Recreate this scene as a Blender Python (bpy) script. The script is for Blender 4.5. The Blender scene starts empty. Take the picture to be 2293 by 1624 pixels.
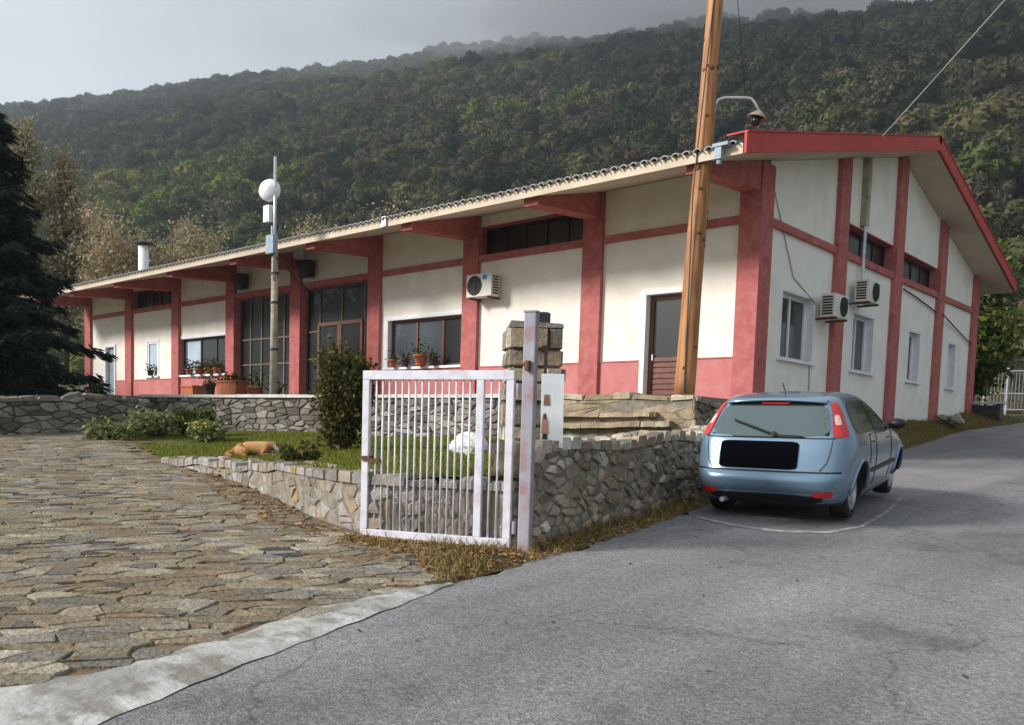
import bpy, bmesh, math, random
import numpy as np
from mathutils import Vector, Matrix
random.seed(7); rng = np.random.default_rng(11)
S = bpy.context.scene
COL = S.collection
# ------------------------------------------------------------------ camera
CAM = np.array([8.1681, -18.3322, 1.6])
CR = Vector((0.7193, 0.6944, 0.0238)); CU = Vector((-0.0689, 0.0373, 0.9969)); CF = Vector((-0.6925, 0.7177, -0.0746))
def set_camera():
    yaw, pit, rol = -0.7677, -0.0747, 0.0239
    f = Vector((math.sin(yaw)*math.cos(pit), math.cos(yaw)*math.cos(pit), math.sin(pit)))
    r = Vector((math.cos(yaw), -math.sin(yaw), 0)); u = r.cross(f)
    r2 = math.cos(rol)*r + math.sin(rol)*u; u2 = -math.sin(rol)*r + math.cos(rol)*u
    cd = bpy.data.cameras.new('camera'); co = bpy.data.objects.new('camera', cd); COL.objects.link(co)
    M = Matrix((( r2.x, u2.x, -f.x, CAM[0]), (r2.y, u2.y, -f.y, CAM[1]), (r2.z, u2.z, -f.z, CAM[2]), (0, 0, 0, 1)))
    co.matrix_world = M
    cd.sensor_fit = 'HORIZONTAL'; cd.sensor_width = 36; cd.lens = 36*1948.65/2293
    cd.shift_x = (1146.5-966.87)/2293; cd.shift_y = (1097.45-812)/2293
    cd.clip_start = .05; cd.clip_end = 6000
    S.camera = co
set_camera()
S.render.resolution_x = 1024; S.render.resolution_y = 725
S.view_settings.view_transform = 'Standard'; S.view_settings.look = 'None'
S.view_settings.gamma = 1; S.view_settings.exposure = 0.30
# ------------------------------------------------------------------ sun and sky
SUN_H = Vector((-.56, -.83, 0)).normalized(); SUN_EL = math.radians(27)
SUNV = Vector((SUN_H.x*math.cos(SUN_EL), SUN_H.y*math.cos(SUN_EL), math.sin(SUN_EL)))
ld = bpy.data.lights.new('sun', 'SUN'); ld.energy = 4.6; ld.angle = math.radians(12); ld.color = (1, .96, .91)
lo = bpy.data.objects.new('sun', ld); COL.objects.link(lo)
lo.rotation_euler = SUNV.to_track_quat('Z', 'Y').to_euler(); lo.location = (-20, -40, 60)
W = bpy.data.worlds.new('World'); S.world = W; W.use_nodes = True
nt = W.node_tree; N = nt.nodes; L = nt.links; N.clear()
wo = N.new('ShaderNodeOutputWorld'); bg = N.new('ShaderNodeBackground'); sk = N.new('ShaderNodeTexSky')
sk.sky_type = 'NISHITA'; sk.sun_disc = False; sk.sun_elevation = SUN_EL
sk.sun_rotation = math.atan2(SUN_H.x, SUN_H.y); sk.air_density = 1.2; sk.dust_density = 2.0
bg.inputs['Strength'].default_value = .085
tc = N.new('ShaderNodeTexCoord'); dot = N.new('ShaderNodeVectorMath'); dot.operation = 'DOT_PRODUCT'
dot.inputs[1].default_value = SUNV
nz = N.new('ShaderNodeTexNoise'); nz.inputs['Scale'].default_value = 2.2; nz.inputs['Detail'].default_value = 5; nz.inputs['Roughness'].default_value = .5
mp = N.new('ShaderNodeMapping'); mp.inputs['Scale'].default_value = (1, 1, 2.2)
L.new(tc.outputs['Generated'], dot.inputs[0]); L.new(tc.outputs['Generated'], mp.inputs['Vector']); L.new(mp.outputs[0], nz.inputs['Vector'])
ad = N.new('ShaderNodeMath'); ad.operation = 'MULTIPLY_ADD'; ad.inputs[1].default_value = .38; ad.inputs[2].default_value = .30
L.new(dot.outputs['Value'], ad.inputs[0])
a2 = N.new('ShaderNodeMath'); a2.operation = 'MULTIPLY_ADD'; a2.inputs[1].default_value = .55; L.new(nz.outputs['Fac'], a2.inputs[0]); L.new(ad.outputs[0], a2.inputs[2])
cr = N.new('ShaderNodeValToRGB'); e = cr.color_ramp.elements
e[0].position = .15; e[0].color = (2.7, 2.9, 3.25, 1); e[1].position = .80; e[1].color = (8.2, 8.9, 9.3, 1)
L.new(a2.outputs[0], cr.inputs[0])
mx = N.new('ShaderNodeMix'); mx.data_type = 'RGBA'; mx.inputs[0].default_value = .88
L.new(sk.outputs[0], mx.inputs[6]); L.new(cr.outputs[0], mx.inputs[7]); L.new(mx.outputs[2], bg.inputs['Color']); L.new(bg.outputs[0], wo.inputs[0])
# ------------------------------------------------------------------ helpers
ORG = {}
def tag(o, label=None, cat=None, group=None, kind=None):
    if label: o['label'] = label
    if cat: o['category'] = cat
    if group: o['group'] = group
    if kind: o['kind'] = kind
    return o
def thing(name, loc, label, cat, group=None, rot=None, scale=1):
    o = bpy.data.objects.new(name, None); COL.objects.link(o); o.location = loc; o.empty_display_size = .2
    if rot is not None: o.rotation_euler = rot
    ORG[o.name] = np.array(loc, float) if rot is None else np.zeros(3)
    if scale != 1: o.scale = (scale,)*3
    return tag(o, label, cat, group)
def link(name, me, mat=None, parent=None, smooth=False):
    o = bpy.data.objects.new(name, me); COL.objects.link(o)
    if mat is not None:
        for m in (mat if isinstance(mat, (list, tuple)) else [mat]): me.materials.append(m)
    if parent is not None: o.parent = parent; ORG[o.name] = ORG[parent.name]
    else: ORG[o.name] = np.zeros(3)
    if smooth: me.polygons.foreach_set('use_smooth', [True]*len(me.polygons))
    return o
def mk(name, V, Fc, mat, parent=None, smooth=False):
    V = np.asarray(V, float).reshape(-1, 3)
    if parent is not None: V = V - ORG[parent.name]
    me = bpy.data.meshes.new(name); me.from_pydata(V.tolist(), [], [list(map(int, f)) for f in Fc]); me.update()
    return link(name, me, mat, parent, smooth)
def mk_quads(name, V, mat, parent=None):      # V (n,4,3) loose quads
    V = np.asarray(V, float); n = len(V)
    P = V.reshape(-1, 3)
    if parent is not None: P = P - ORG[parent.name]
    me = bpy.data.meshes.new(name); me.vertices.add(n*4); me.vertices.foreach_set('co', P.ravel())
    me.loops.add(n*4); me.loops.foreach_set('vertex_index', np.arange(n*4)); me.polygons.add(n)
    me.polygons.foreach_set('loop_start', np.arange(n)*4); me.update(calc_edges=True)
    o = link(name, me, mat, parent)
    if parent is not None: o['kind'] = 'stuff'
    return o
class MB:
    def __init__(s): s.v = []; s.f = []; s.m = []; s.mi = 0
    def add(s, V, Fc):
        b = len(s.v); s.v += [tuple(p) for p in V]; s.f += [[i+b for i in f] for f in Fc]; s.m += [s.mi]*len(Fc); return s
    def hexa(s, P): # 8 pts: bottom 4 ccw, top 4
        return s.add(P, [(3,2,1,0),(4,5,6,7),(0,1,5,4),(1,2,6,5),(2,3,7,6),(3,0,4,7)])
    def box(s, a, b):
        x0,y0,z0 = a; x1,y1,z1 = b
        return s.hexa([(x0,y0,z0),(x1,y0,z0),(x1,y1,z0),(x0,y1,z0),(x0,y0,z1),(x1,y0,z1),(x1,y1,z1),(x0,y1,z1)])
    def bar(s, p, q, w, h=None, up=(0,0,1)):
        p = Vector(p); q = Vector(q); d = (q-p).normalized(); h = h or w
        u = Vector(up)
        if abs(d.dot(u)) > .95: u = Vector((1,0,0))
        r = d.cross(u).normalized(); u = r.cross(d)
        a = r*w/2; b = u*h/2
        return s.hexa([p-a-b, p+a-b, q+a-b, q-a-b, p-a+b, p+a+b, q+a+b, q-a+b])
    def tube(s, path, rad, n=8, cap=True):
        path = [Vector(p) for p in path]; m = len(path)
        rad = [rad]*m if not hasattr(rad, '__len__') else rad
        V = []; ref = None
        for i, p in enumerate(path):
            d = (path[min(i+1, m-1)] - path[max(i-1, 0)])
            d = d.normalized() if d.length > 1e-9 else Vector((0,0,1))
            if ref is None: ref = Vector((1,0,0)) if abs(d.x) < .8 else Vector((0,1,0))
            a = (ref - d*ref.dot(d)).normalized(); ref = a; b = d.cross(a)
            for k in range(n):
                t = 2*math.pi*k/n; V.append(p + (a*math.cos(t)+b*math.sin(t))*rad[i])
        Fc = [(i*n+k, i*n+(k+1) % n, (i+1)*n+(k+1) % n, (i+1)*n+k) for i in range(m-1) for k in range(n)]
        if cap: Fc += [tuple(range(n))[::-1], tuple(range((m-1)*n, m*n))]
        return s.add(V, Fc)
    def lathe(s, prof, c, ax=(0,0,1), n=20): # prof (r,h)
        ax = Vector(ax).normalized(); a = Vector((1,0,0)) if abs(ax.x) < .8 else Vector((0,1,0))
        a = (a-ax*a.dot(ax)).normalized(); b = ax.cross(a); c = Vector(c); V = []
        for r, h in prof:
            for k in range(n):
                t = 2*math.pi*k/n; V.append(c+ax*h+(a*math.cos(t)+b*math.sin(t))*r)
        m = len(prof)
        return s.add(V, [(i*n+k, i*n+(k+1) % n, (i+1)*n+(k+1) % n, (i+1)*n+k) for i in range(m-1) for k in range(n)])
    def build(s, name, mat, parent=None, smooth=False):
        o = mk(name, s.v, s.f, mat, parent, smooth)
        if isinstance(mat, (list, tuple)): o.data.polygons.foreach_set('material_index', s.m)
        bm = bmesh.new(); bm.from_mesh(o.data); bmesh.ops.recalc_face_normals(bm, faces=bm.faces); bm.to_mesh(o.data); bm.free()
        return o
class Fr:   # wall frame: along, outward normal
    def __init__(s, A, Nn): s.A = np.array(A, float); s.N = np.array(Nn, float)
    def P(s, a, n, z): p = s.A*a + s.N*n; return (p[0], p[1], z)
    def box(s, mb, a0, a1, n0, n1, z0, z1, z1b=None, z0b=None):
        z1b = z1 if z1b is None else z1b; z0b = z0 if z0b is None else z0b
        return mb.hexa([s.P(a0,n0,z0), s.P(a1,n0,z0b), s.P(a1,n1,z0b), s.P(a0,n1,z0), s.P(a0,n0,z1), s.P(a1,n0,z1b), s.P(a1,n1,z1b), s.P(a0,n1,z1)])
FA = Fr((-1,0,0), (0,-1,0)); GA = Fr((0,1,0), (1,0,0))
def inpoly(P, poly):
    P = np.asarray(P); x = P[:,0]; y = P[:,1]; r = np.zeros(len(P), bool); n = len(poly); j = n-1
    for i in range(n):
        xi, yi = poly[i][:2]; xj, yj = poly[j][:2]
        c = ((yi > y) != (yj > y)) & (x < (xj-xi)*(y-yi)/((yj-yi) if yj != yi else 1e-12)+xi); r ^= c; j = i
    return r
# ------------------------------------------------------------------ materials
def nodes(name):
    m = bpy.data.materials.new(name); m.use_nodes = True; t = m.node_tree
    b = t.nodes['Principled BSDF']; return m, t, b
def rgba(c): return (c[0], c[1], c[2], 1)
def ramp(t, stops):
    r = t.nodes.new('ShaderNodeValToRGB'); el = r.color_ramp.elements
    while len(el) < len(stops): el.new(.5)
    for k, (p, c) in enumerate(stops): el[k].position = p; el[k].color = rgba(c)
    return r
def mat(name, c, c2=None, scale=3., rough=.8, bump=.0, bscale=40., spec=.3, metal=0., detail=6, stops=None, contrast=(.35,.65), c3=None, s3=30., f3=.35, streak=None):
    m, t, b = nodes(name); b.inputs['Roughness'].default_value = rough; b.inputs['Metallic'].default_value = metal
    b.inputs['Specular IOR Level'].default_value = spec
    tc = t.nodes.new('ShaderNodeTexCoord')
    if c2 is not None or stops:
        n = t.nodes.new('ShaderNodeTexNoise'); n.inputs['Scale'].default_value = scale; n.inputs['Detail'].default_value = detail
        t.links.new(tc.outputs['Object'], n.inputs['Vector'])
        r = ramp(t, stops or [(contrast[0], c), (contrast[1], c2)]); t.links.new(n.outputs['Fac'], r.inputs[0])
        out = r.outputs[0]
        if c3 is not None:
            n3 = t.nodes.new('ShaderNodeTexNoise'); n3.inputs['Scale'].default_value = s3; n3.inputs['Detail'].default_value = 4
            t.links.new(tc.outputs['Object'], n3.inputs['Vector'])
            r3 = ramp(t, [(.45, (0,0,0)), (.62, (f3,f3,f3))]); t.links.new(n3.outputs['Fac'], r3.inputs[0])
            x = t.nodes.new('ShaderNodeMix'); x.data_type = 'RGBA'; t.links.new(r3.outputs[0], x.inputs[0]); t.links.new(out, x.inputs[6]); x.inputs[7].default_value = rgba(c3); out = x.outputs[2]
        if streak is not None:   # rain streaks: noise drawn out along the vertical
            mps = t.nodes.new('ShaderNodeMapping'); mps.inputs['Scale'].default_value = (3.5, 3.5, .3); t.links.new(tc.outputs['Object'], mps.inputs['Vector'])
            ns = t.nodes.new('ShaderNodeTexNoise'); ns.inputs['Scale'].default_value = 1.; ns.inputs['Detail'].default_value = 7; ns.inputs['Roughness'].default_value = .65; t.links.new(mps.outputs[0], ns.inputs['Vector'])
            rs_ = ramp(t, [(.50, (0,0,0)), (.75, (streak[1],)*3)]); t.links.new(ns.outputs['Fac'], rs_.inputs[0])
            x = t.nodes.new('ShaderNodeMix'); x.data_type = 'RGBA'; t.links.new(rs_.outputs[0], x.inputs[0]); t.links.new(out, x.inputs[6]); x.inputs[7].default_value = rgba(streak[0]); out = x.outputs[2]
        t.links.new(out, b.inputs['Base Color'])
    else: b.inputs['Base Color'].default_value = rgba(c)
    if bump:
        n = t.nodes.new('ShaderNodeTexNoise'); n.inputs['Scale'].default_value = bscale; n.inputs['Detail'].default_value = 5
        t.links.new(tc.outputs['Object'], n.inputs['Vector'])
        bu = t.nodes.new('ShaderNodeBump'); bu.inputs['Strength'].default_value = bump; bu.inputs['Distance'].default_value = .02
        t.links.new(n.outputs['Fac'], bu.inputs['Height']); t.links.new(bu.outputs[0], b.inputs['Normal'])
    return m
def piece_mat(name, stops, rough=.85, grain=8., bump=.5, bscale=25., dirt=(.06,.05,.035), dirtf=.5):
    """stone-like: colour from object random + island random, grain and dirt on top"""
    m, t, b = nodes(name); b.inputs['Roughness'].default_value = rough; b.inputs['Specular IOR Level'].default_value = .25
    oi = t.nodes.new('ShaderNodeObjectInfo'); ge = t.nodes.new('ShaderNodeNewGeometry')
    a = t.nodes.new('ShaderNodeMath'); a.operation = 'ADD'; t.links.new(oi.outputs['Random'], a.inputs[0]); t.links.new(ge.outputs['Random Per Island'], a.inputs[1])
    fr = t.nodes.new('ShaderNodeMath'); fr.operation = 'FRACT'; t.links.new(a.outputs[0], fr.inputs[0])
    r = ramp(t, stops); t.links.new(fr.outputs[0], r.inputs[0])
    tc = t.nodes.new('ShaderNodeTexCoord'); n = t.nodes.new('ShaderNodeTexNoise'); n.inputs['Scale'].default_value = grain; n.inputs['Detail'].default_value = 8; n.inputs['Roughness'].default_value = .65
    t.links.new(tc.outputs['Object'], n.inputs['Vector'])
    r2 = ramp(t, [(.3, (.62,.62,.62)), (.7, (1.25,1.25,1.25))]); t.links.new(n.outputs['Fac'], r2.inputs[0])
    mu = t.nodes.new('ShaderNodeMix'); mu.data_type = 'RGBA'; mu.blend_type = 'MULTIPLY'; mu.inputs[0].default_value = 1
    t.links.new(r.outputs[0], mu.inputs[6]); t.links.new(r2.outputs[0], mu.inputs[7])
    n4 = t.nodes.new('ShaderNodeTexNoise'); n4.inputs['Scale'].default_value = 1.7; n4.inputs['Detail'].default_value = 6
    t.links.new(tc.outputs['Object'], n4.inputs['Vector'])
    r4 = ramp(t, [(.45, (0,0,0)), (.7, (dirtf,)*3)]); t.links.new(n4.outputs['Fac'], r4.inputs[0])
    x = t.nodes.new('ShaderNodeMix'); x.data_type = 'RGBA'; t.links.new(r4.outputs[0], x.inputs[0]); t.links.new(mu.outputs[2], x.inputs[6]); x.inputs[7].default_value = rgba(dirt)
    t.links.new(x.outputs[2], b.inputs['Base Color'])
    nb = t.nodes.new('ShaderNodeTexNoise'); nb.inputs['Scale'].default_value = bscale; nb.inputs['Detail'].default_value = 6
    t.links.new(tc.outputs['Object'], nb.inputs['Vector'])
    bu = t.nodes.new('ShaderNodeBump'); bu.inputs['Strength'].default_value = bump; bu.inputs['Distance'].default_value = .03
    t.links.new(nb.outputs['Fac'], bu.inputs['Height']); t.links.new(bu.outputs[0], b.inputs['Normal'])
    return m
def leaf_mat(name, stops, trans=.3, rough=.7, patch=None, loc=False):
    m, t, b = nodes(name); t.nodes.remove(b)
    out = t.nodes['Material Output']
    oi = t.nodes.new('ShaderNodeObjectInfo'); ge = t.nodes.new('ShaderNodeNewGeometry')
    r = ramp(t, stops)
    if loc:   # instanced crowns: greener low on the slope, darker and browner high up, patchy, random per crown
        mpn = t.nodes.new('ShaderNodeTexNoise'); mpn.inputs['Scale'].default_value = .011; mpn.inputs['Detail'].default_value = 3
        t.links.new(oi.outputs['Location'], mpn.inputs['Vector'])
        sz = t.nodes.new('ShaderNodeSeparateXYZ'); t.links.new(oi.outputs['Location'], sz.inputs[0])
        h = t.nodes.new('ShaderNodeMapRange'); h.inputs['From Min'].default_value = 25; h.inputs['From Max'].default_value = 150; h.inputs['To Min'].default_value = .62; h.inputs['To Max'].default_value = .12; t.links.new(sz.outputs[2], h.inputs[0])
        a = t.nodes.new('ShaderNodeMath'); a.operation = 'MULTIPLY_ADD'; a.inputs[1].default_value = .45
        t.links.new(oi.outputs['Random'], a.inputs[0])
        s0 = t.nodes.new('ShaderNodeMath'); s0.operation = 'MULTIPLY_ADD'; s0.inputs[1].default_value = 1.5; s0.inputs[2].default_value = -.95
        t.links.new(mpn.outputs['Fac'], s0.inputs[0])
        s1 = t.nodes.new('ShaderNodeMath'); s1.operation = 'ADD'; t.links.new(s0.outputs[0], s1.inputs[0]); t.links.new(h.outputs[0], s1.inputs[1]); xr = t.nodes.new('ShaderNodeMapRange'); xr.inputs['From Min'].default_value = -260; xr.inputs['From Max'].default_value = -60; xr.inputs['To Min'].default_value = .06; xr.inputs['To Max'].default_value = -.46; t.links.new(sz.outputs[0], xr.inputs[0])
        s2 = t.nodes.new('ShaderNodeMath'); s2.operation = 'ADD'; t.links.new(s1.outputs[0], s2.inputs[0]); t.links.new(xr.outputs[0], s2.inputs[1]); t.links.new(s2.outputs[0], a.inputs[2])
        t.links.new(a.outputs[0], r.inputs[0])
        bri = t.nodes.new('ShaderNodeMath'); bri.operation = 'MULTIPLY_ADD'; bri.inputs[1].default_value = .8; bri.inputs[2].default_value = .6
        t.links.new(ge.outputs['Random Per Island'], bri.inputs[0])
        mu = t.nodes.new('ShaderNodeVectorMath'); mu.operation = 'SCALE'; t.links.new(r.outputs[0], mu.inputs[0]); t.links.new(bri.outputs[0], mu.inputs['Scale']); colr = mu.outputs[0]
    else:
        t.links.new(ge.outputs['Random Per Island'], r.inputs[0]); colr = r.outputs[0]
    d = t.nodes.new('ShaderNodeBsdfDiffuse'); tr = t.nodes.new('ShaderNodeBsdfTranslucent'); mi = t.nodes.new('ShaderNodeMixShader'); mi.inputs[0].default_value = trans
    t.links.new(colr, d.inputs[0]); t.links.new(colr, tr.inputs[0]); t.links.new(d.outputs[0], mi.inputs[1]); t.links.new(tr.outputs[0], mi.inputs[2]); t.links.new(mi.outputs[0], out.inputs[0])
    return m
def glass_mat(name, c, refl=.3, rough=.03, ior=1.45):
    m, t, b = nodes(name); b.inputs['Base Color'].default_value = rgba(c); b.inputs['Roughness'].default_value = .3
    g = t.nodes.new('ShaderNodeBsdfGlossy'); g.inputs['Roughness'].default_value = rough; g.inputs['Color'].default_value = (.9,.95,1,1)
    f = t.nodes.new('ShaderNodeFresnel'); f.inputs[0].default_value = ior
    a = t.nodes.new('ShaderNodeMath'); a.operation = 'ADD'; a.use_clamp = True; a.inputs[1].default_value = refl; t.links.new(f.outputs[0], a.inputs[0])
    mi = t.nodes.new('ShaderNodeMixShader'); t.links.new(a.outputs[0], mi.inputs[0]); t.links.new(b.outputs[0], mi.inputs[1]); t.links.new(g.outputs[0], mi.inputs[2])
    t.links.new(mi.outputs[0], t.nodes['Material Output'].inputs[0]); return m
M = {}
M['cream'] = mat('cream_plaster', (.84,.785,.71), (.78,.72,.645), 1.3, .9, .15, 60, c3=(.60,.53,.45), s3=2.5, f3=.2, streak=((.55,.48,.40), .16))
M['white_wall'] = mat('white_plaster', (.86,.84,.78), (.80,.78,.72), 1.0, .9, .15, 60, c3=(.62,.58,.52), s3=1.5, f3=.25, streak=((.52,.48,.42), .18))
M['red'] = mat('salmon_red_paint', (.44,.14,.135), (.37,.108,.104), 2., .85, .1, 50, c3=(.52,.22,.20), s3=5, f3=.4, spec=.1, streak=((.30,.07,.065), .25))
M['barge'] = mat('red_barge_board', (.50,.055,.045), (.40,.045,.04), 1.5, .6, .1, 30)
M['white'] = mat('white_paint', (.82,.83,.84), (.74,.75,.77), 4., .6, .05, 40)
M['soffit'] = mat('cream_soffit', (.62,.52,.41), (.54,.45,.35), 1.2, .9, .1, 40)
M['tile'] = mat('weathered_roof_tile', (.30,.29,.28), (.16,.15,.14), 6., .55, .3, 30, spec=.5, c3=(.34,.14,.10), s3=4., f3=.5)
M['wood'] = mat('brown_joinery', (.16,.045,.025), (.10,.03,.018), 9., .45, .1, 30, spec=.5)
M['bronze'] = mat('bronze_frame', (.14,.10,.06), (.09,.065,.04), 6., .5, spec=.5)
M['dark'] = mat('dark_metal', (.02,.02,.022), (.03,.03,.032), 5., .5, 0, spec=.4)
M['glass'] = glass_mat('window_glass', (.010,.011,.012), .0, ior=1.22)
M['glass_lit'] = glass_mat('curtained_glass', (.06,.075,.09), .05, ior=1.3)
M['grey_door'] = mat('grey_door_paint', (.28,.32,.38), (.24,.28,.33), 3., .6)
M['shutter'] = mat('pale_blue_shutter', (.42,.50,.60), (.36,.44,.54), 3., .6)
M['ac'] = mat('appliance_cream', (.72,.70,.62), (.62,.60,.53), 4., .5)
M['blue'] = mat('blue_label', (.05,.28,.65))
M['grille'] = mat('dark_grille', (.03,.03,.028), (.05,.05,.045), 20., .6)
M['gate'] = mat('pale_grey_gate_paint', (.70,.70,.77), (.60,.60,.68), 5., .45, .05, 40, spec=.5, c3=(.40,.27,.20), s3=9., f3=.3)
M['gpost'] = mat('lilac_grey_post_paint', (.36,.345,.40), (.29,.275,.33), 4., .5, .05, 40, spec=.4, c3=(.28,.12,.07), s3=6., f3=.5)
M['rust'] = mat('rusty_iron', (.16,.07,.035), (.08,.04,.025), 12., .8)
M['concrete'] = mat('pale_concrete', (.50,.50,.48), (.27,.265,.25), 1.8, .95, .6, 22, detail=12, c3=(.17,.15,.12), s3=6., f3=.75)
M['coping'] = mat('light_coping', (.66,.63,.58), (.50,.48,.44), 3., .9, .2, 30)
M['soil'] = mat('soil', (.17,.125,.078), (.115,.085,.055), 4., .95, .6, 18, c3=(.20,.125,.06), s3=11., f3=.6)
M['terrace'] = mat('terrace_concrete', (.22,.20,.18), (.17,.155,.14), 2., .9, .2, 25)
M['mortar'] = mat('dark_mortar', (.15,.13,.10), (.07,.062,.05), 6., .95, .5, 25)
M['mortar_pale'] = mat('earthy_mortar', (.27,.235,.185), (.15,.13,.10), 7., .95, .6, 25)
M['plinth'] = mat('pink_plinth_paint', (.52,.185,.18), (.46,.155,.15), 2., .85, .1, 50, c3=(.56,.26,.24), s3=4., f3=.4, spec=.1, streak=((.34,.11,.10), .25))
M['galv'] = mat('galvanised_metal', (.55,.57,.60), (.42,.44,.47), 8., .4, 0, metal=.6)
M['bluegrey'] = mat('blue_grey_metal', (.30,.38,.44), (.22,.29,.35), 6., .5)
M['terracotta'] = mat('terracotta', (.48,.16,.07), (.36,.11,.05), 7., .8, .1, 30)
M['pot_dark'] = mat('dark_pot', (.08,.045,.035), (.05,.03,.025), 7., .7)
M['rubber'] = mat('tyre_rubber', (.018,.018,.018), (.03,.03,.03), 10., .8)
M['alloy'] = mat('silver_rim', (.62,.62,.62), (.5,.5,.5), 8., .35, metal=.7)
M['wire'] = mat('black_cable', (.03,.03,.03), rough=.6)
M['wire_pale'] = mat('grey_cable', (.35,.34,.33), rough=.6)
M['grass_ground'] = mat('grassy_ground', (.075,.095,.028), (.12,.10,.05), 1.1, .95, .5, 12, c3=(.05,.07,.02), s3=6., f3=.6)
M['lawn'] = mat('lawn_ground', (.075,.11,.022), (.12,.13,.035), 1.6, .95, .5, 14)
M['stone_wall'] = piece_mat('field_stone', [(0,(.16,.14,.11)), (.16,(.30,.26,.20)), (.34,(.44,.395,.32)), (.48,(.36,.275,.18)), (.60,(.22,.20,.175)), (.74,(.36,.315,.245)), (.85,(.62,.59,.53)), (.94,(.46,.30,.17)), (1,(.14,.125,.10))], dirt=(.09,.07,.045), dirtf=.5)
M['stone_dark'] = piece_mat('dark_field_stone', [(0,(.08,.073,.065)), (.3,(.19,.175,.145)), (.55,(.30,.275,.23)), (.75,(.14,.125,.11)), (.9,(.38,.355,.31)), (1,(.13,.105,.08))])
M['stone_edge'] = piece_mat('pale_edging_stone', [(0,(.21,.19,.17)), (.25,(.34,.315,.285)), (.45,(.29,.235,.18)), (.6,(.42,.39,.36)), (.8,(.25,.23,.21)), (.95,(.36,.28,.20)), (.97,(.42,.27,.10)), (1,(.33,.28,.24))], dirtf=.5)
M['paving'] = piece_mat('paving_stone', [(0,(.16,.13,.09)), (.14,(.29,.245,.165)), (.28,(.13,.12,.105)), (.42,(.36,.315,.23)), (.55,(.20,.155,.095)), (.66,(.17,.17,.165)), (.78,(.28,.21,.13)), (.88,(.24,.215,.175)), (.94,(.40,.36,.28)), (.965,(.06,.06,.062)), (1,(.05,.052,.055))], dirt=(.17,.12,.068), dirtf=.9, grain=16., bump=.9)
M['ledge'] = piece_mat('ochre_slab_stone', [(0,(.23,.17,.11)), (.3,(.40,.31,.20)), (.6,(.32,.245,.16)), (.8,(.50,.43,.32)), (1,(.19,.15,.11))])
M['white_rock'] = mat('whitewashed_rock', (.75,.74,.72), (.55,.54,.52), 6., .9, .4, 20)
def asphalt():
    m, t, b = nodes('asphalt'); b.inputs['Roughness'].default_value = .82; b.inputs['Specular IOR Level'].default_value = .3
    tc = t.nodes.new('ShaderNodeTexCoord')
    def noise(sc, det, ro=.5):
        n = t.nodes.new('ShaderNodeTexNoise'); n.inputs['Scale'].default_value = sc; n.inputs['Detail'].default_value = det; n.inputs['Roughness'].default_value = ro
        t.links.new(tc.outputs['Object'], n.inputs['Vector']); return n
    big = noise(.55, 4); r1 = ramp(t, [(.3, (.175,.168,.174)), (.7, (.225,.215,.222))]); t.links.new(big.outputs['Fac'], r1.inputs[0])
    fine = t.nodes.new('ShaderNodeTexVoronoi'); fine.inputs['Scale'].default_value = 85; t.links.new(tc.outputs['Object'], fine.inputs['Vector'])
    rf = ramp(t, [(.0, (.52,.52,.52)), (.5, (.97,.97,.97)), (1, (1.6,1.58,1.56))]); sep = t.nodes.new('ShaderNodeSeparateColor'); t.links.new(fine.outputs['Color'], sep.inputs[0]); t.links.new(sep.outputs[0], rf.inputs[0])
    mu = t.nodes.new('ShaderNodeMix'); mu.data_type = 'RGBA'; mu.blend_type = 'MULTIPLY'; mu.inputs[0].default_value = .8
    t.links.new(r1.outputs[0], mu.inputs[6]); t.links.new(rf.outputs[0], mu.inputs[7])
    mid = noise(14, 6, .7); rm = ramp(t, [(.35, (.84,.84,.84)), (.65, (1.12,1.12,1.12))]); t.links.new(mid.outputs['Fac'], rm.inputs[0])
    m2 = t.nodes.new('ShaderNodeMix'); m2.data_type = 'RGBA'; m2.blend_type = 'MULTIPLY'; m2.inputs[0].default_value = .8
    t.links.new(mu.outputs[2], m2.inputs[6]); t.links.new(rm.outputs[0], m2.inputs[7])
    # dark spots
    vs = t.nodes.new('ShaderNodeTexVoronoi'); vs.inputs['Scale'].default_value = 1.4; t.links.new(tc.outputs['Object'], vs.inputs['Vector'])
    rs = ramp(t, [(.02, (.35,.35,.35)), (.05, (1,1,1))]); t.links.new(vs.outputs['Distance'], rs.inputs[0])
    m3 = t.nodes.new('ShaderNodeMix'); m3.data_type = 'RGBA'; m3.blend_type = 'MULTIPLY'; m3.inputs[0].default_value = 1
    t.links.new(m2.outputs[2], m3.inputs[6]); t.links.new(rs.outputs[0], m3.inputs[7])
    def mulc(src, fac_out, stops):
        rr_ = ramp(t, stops); t.links.new(fac_out, rr_.inputs[0]); q = t.nodes.new('ShaderNodeMix'); q.data_type = 'RGBA'; q.blend_type = 'MULTIPLY'; q.inputs[0].default_value = 1
        t.links.new(src, q.inputs[6]); t.links.new(rr_.outputs[0], q.inputs[7]); return q.outputs[2]
    col_ = m3.outputs[2]
    wn = noise(2.2, 5); wv = t.nodes.new('ShaderNodeVectorMath'); wv.operation = 'SCALE'; wv.inputs['Scale'].default_value = .55; t.links.new(wn.outputs['Color'], wv.inputs[0])
    wa = t.nodes.new('ShaderNodeVectorMath'); wa.operation = 'ADD'; t.links.new(tc.outputs['Object'], wa.inputs[0]); t.links.new(wv.outputs[0], wa.inputs[1])
    ck = t.nodes.new('ShaderNodeTexVoronoi'); ck.feature = 'DISTANCE_TO_EDGE'; ck.inputs['Scale'].default_value = .28; t.links.new(wa.outputs[0], ck.inputs['Vector'])
    col_ = mulc(col_, ck.outputs['Distance'], [(.0, (.62,.62,.62)), (.005, (1,1,1))])
    mw = t.nodes.new('ShaderNodeMapping'); mw.inputs['Scale'].default_value = (.9, .10, 1); mw.inputs['Rotation'].default_value = (0, 0, .12); t.links.new(tc.outputs['Object'], mw.inputs['Vector'])
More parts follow.
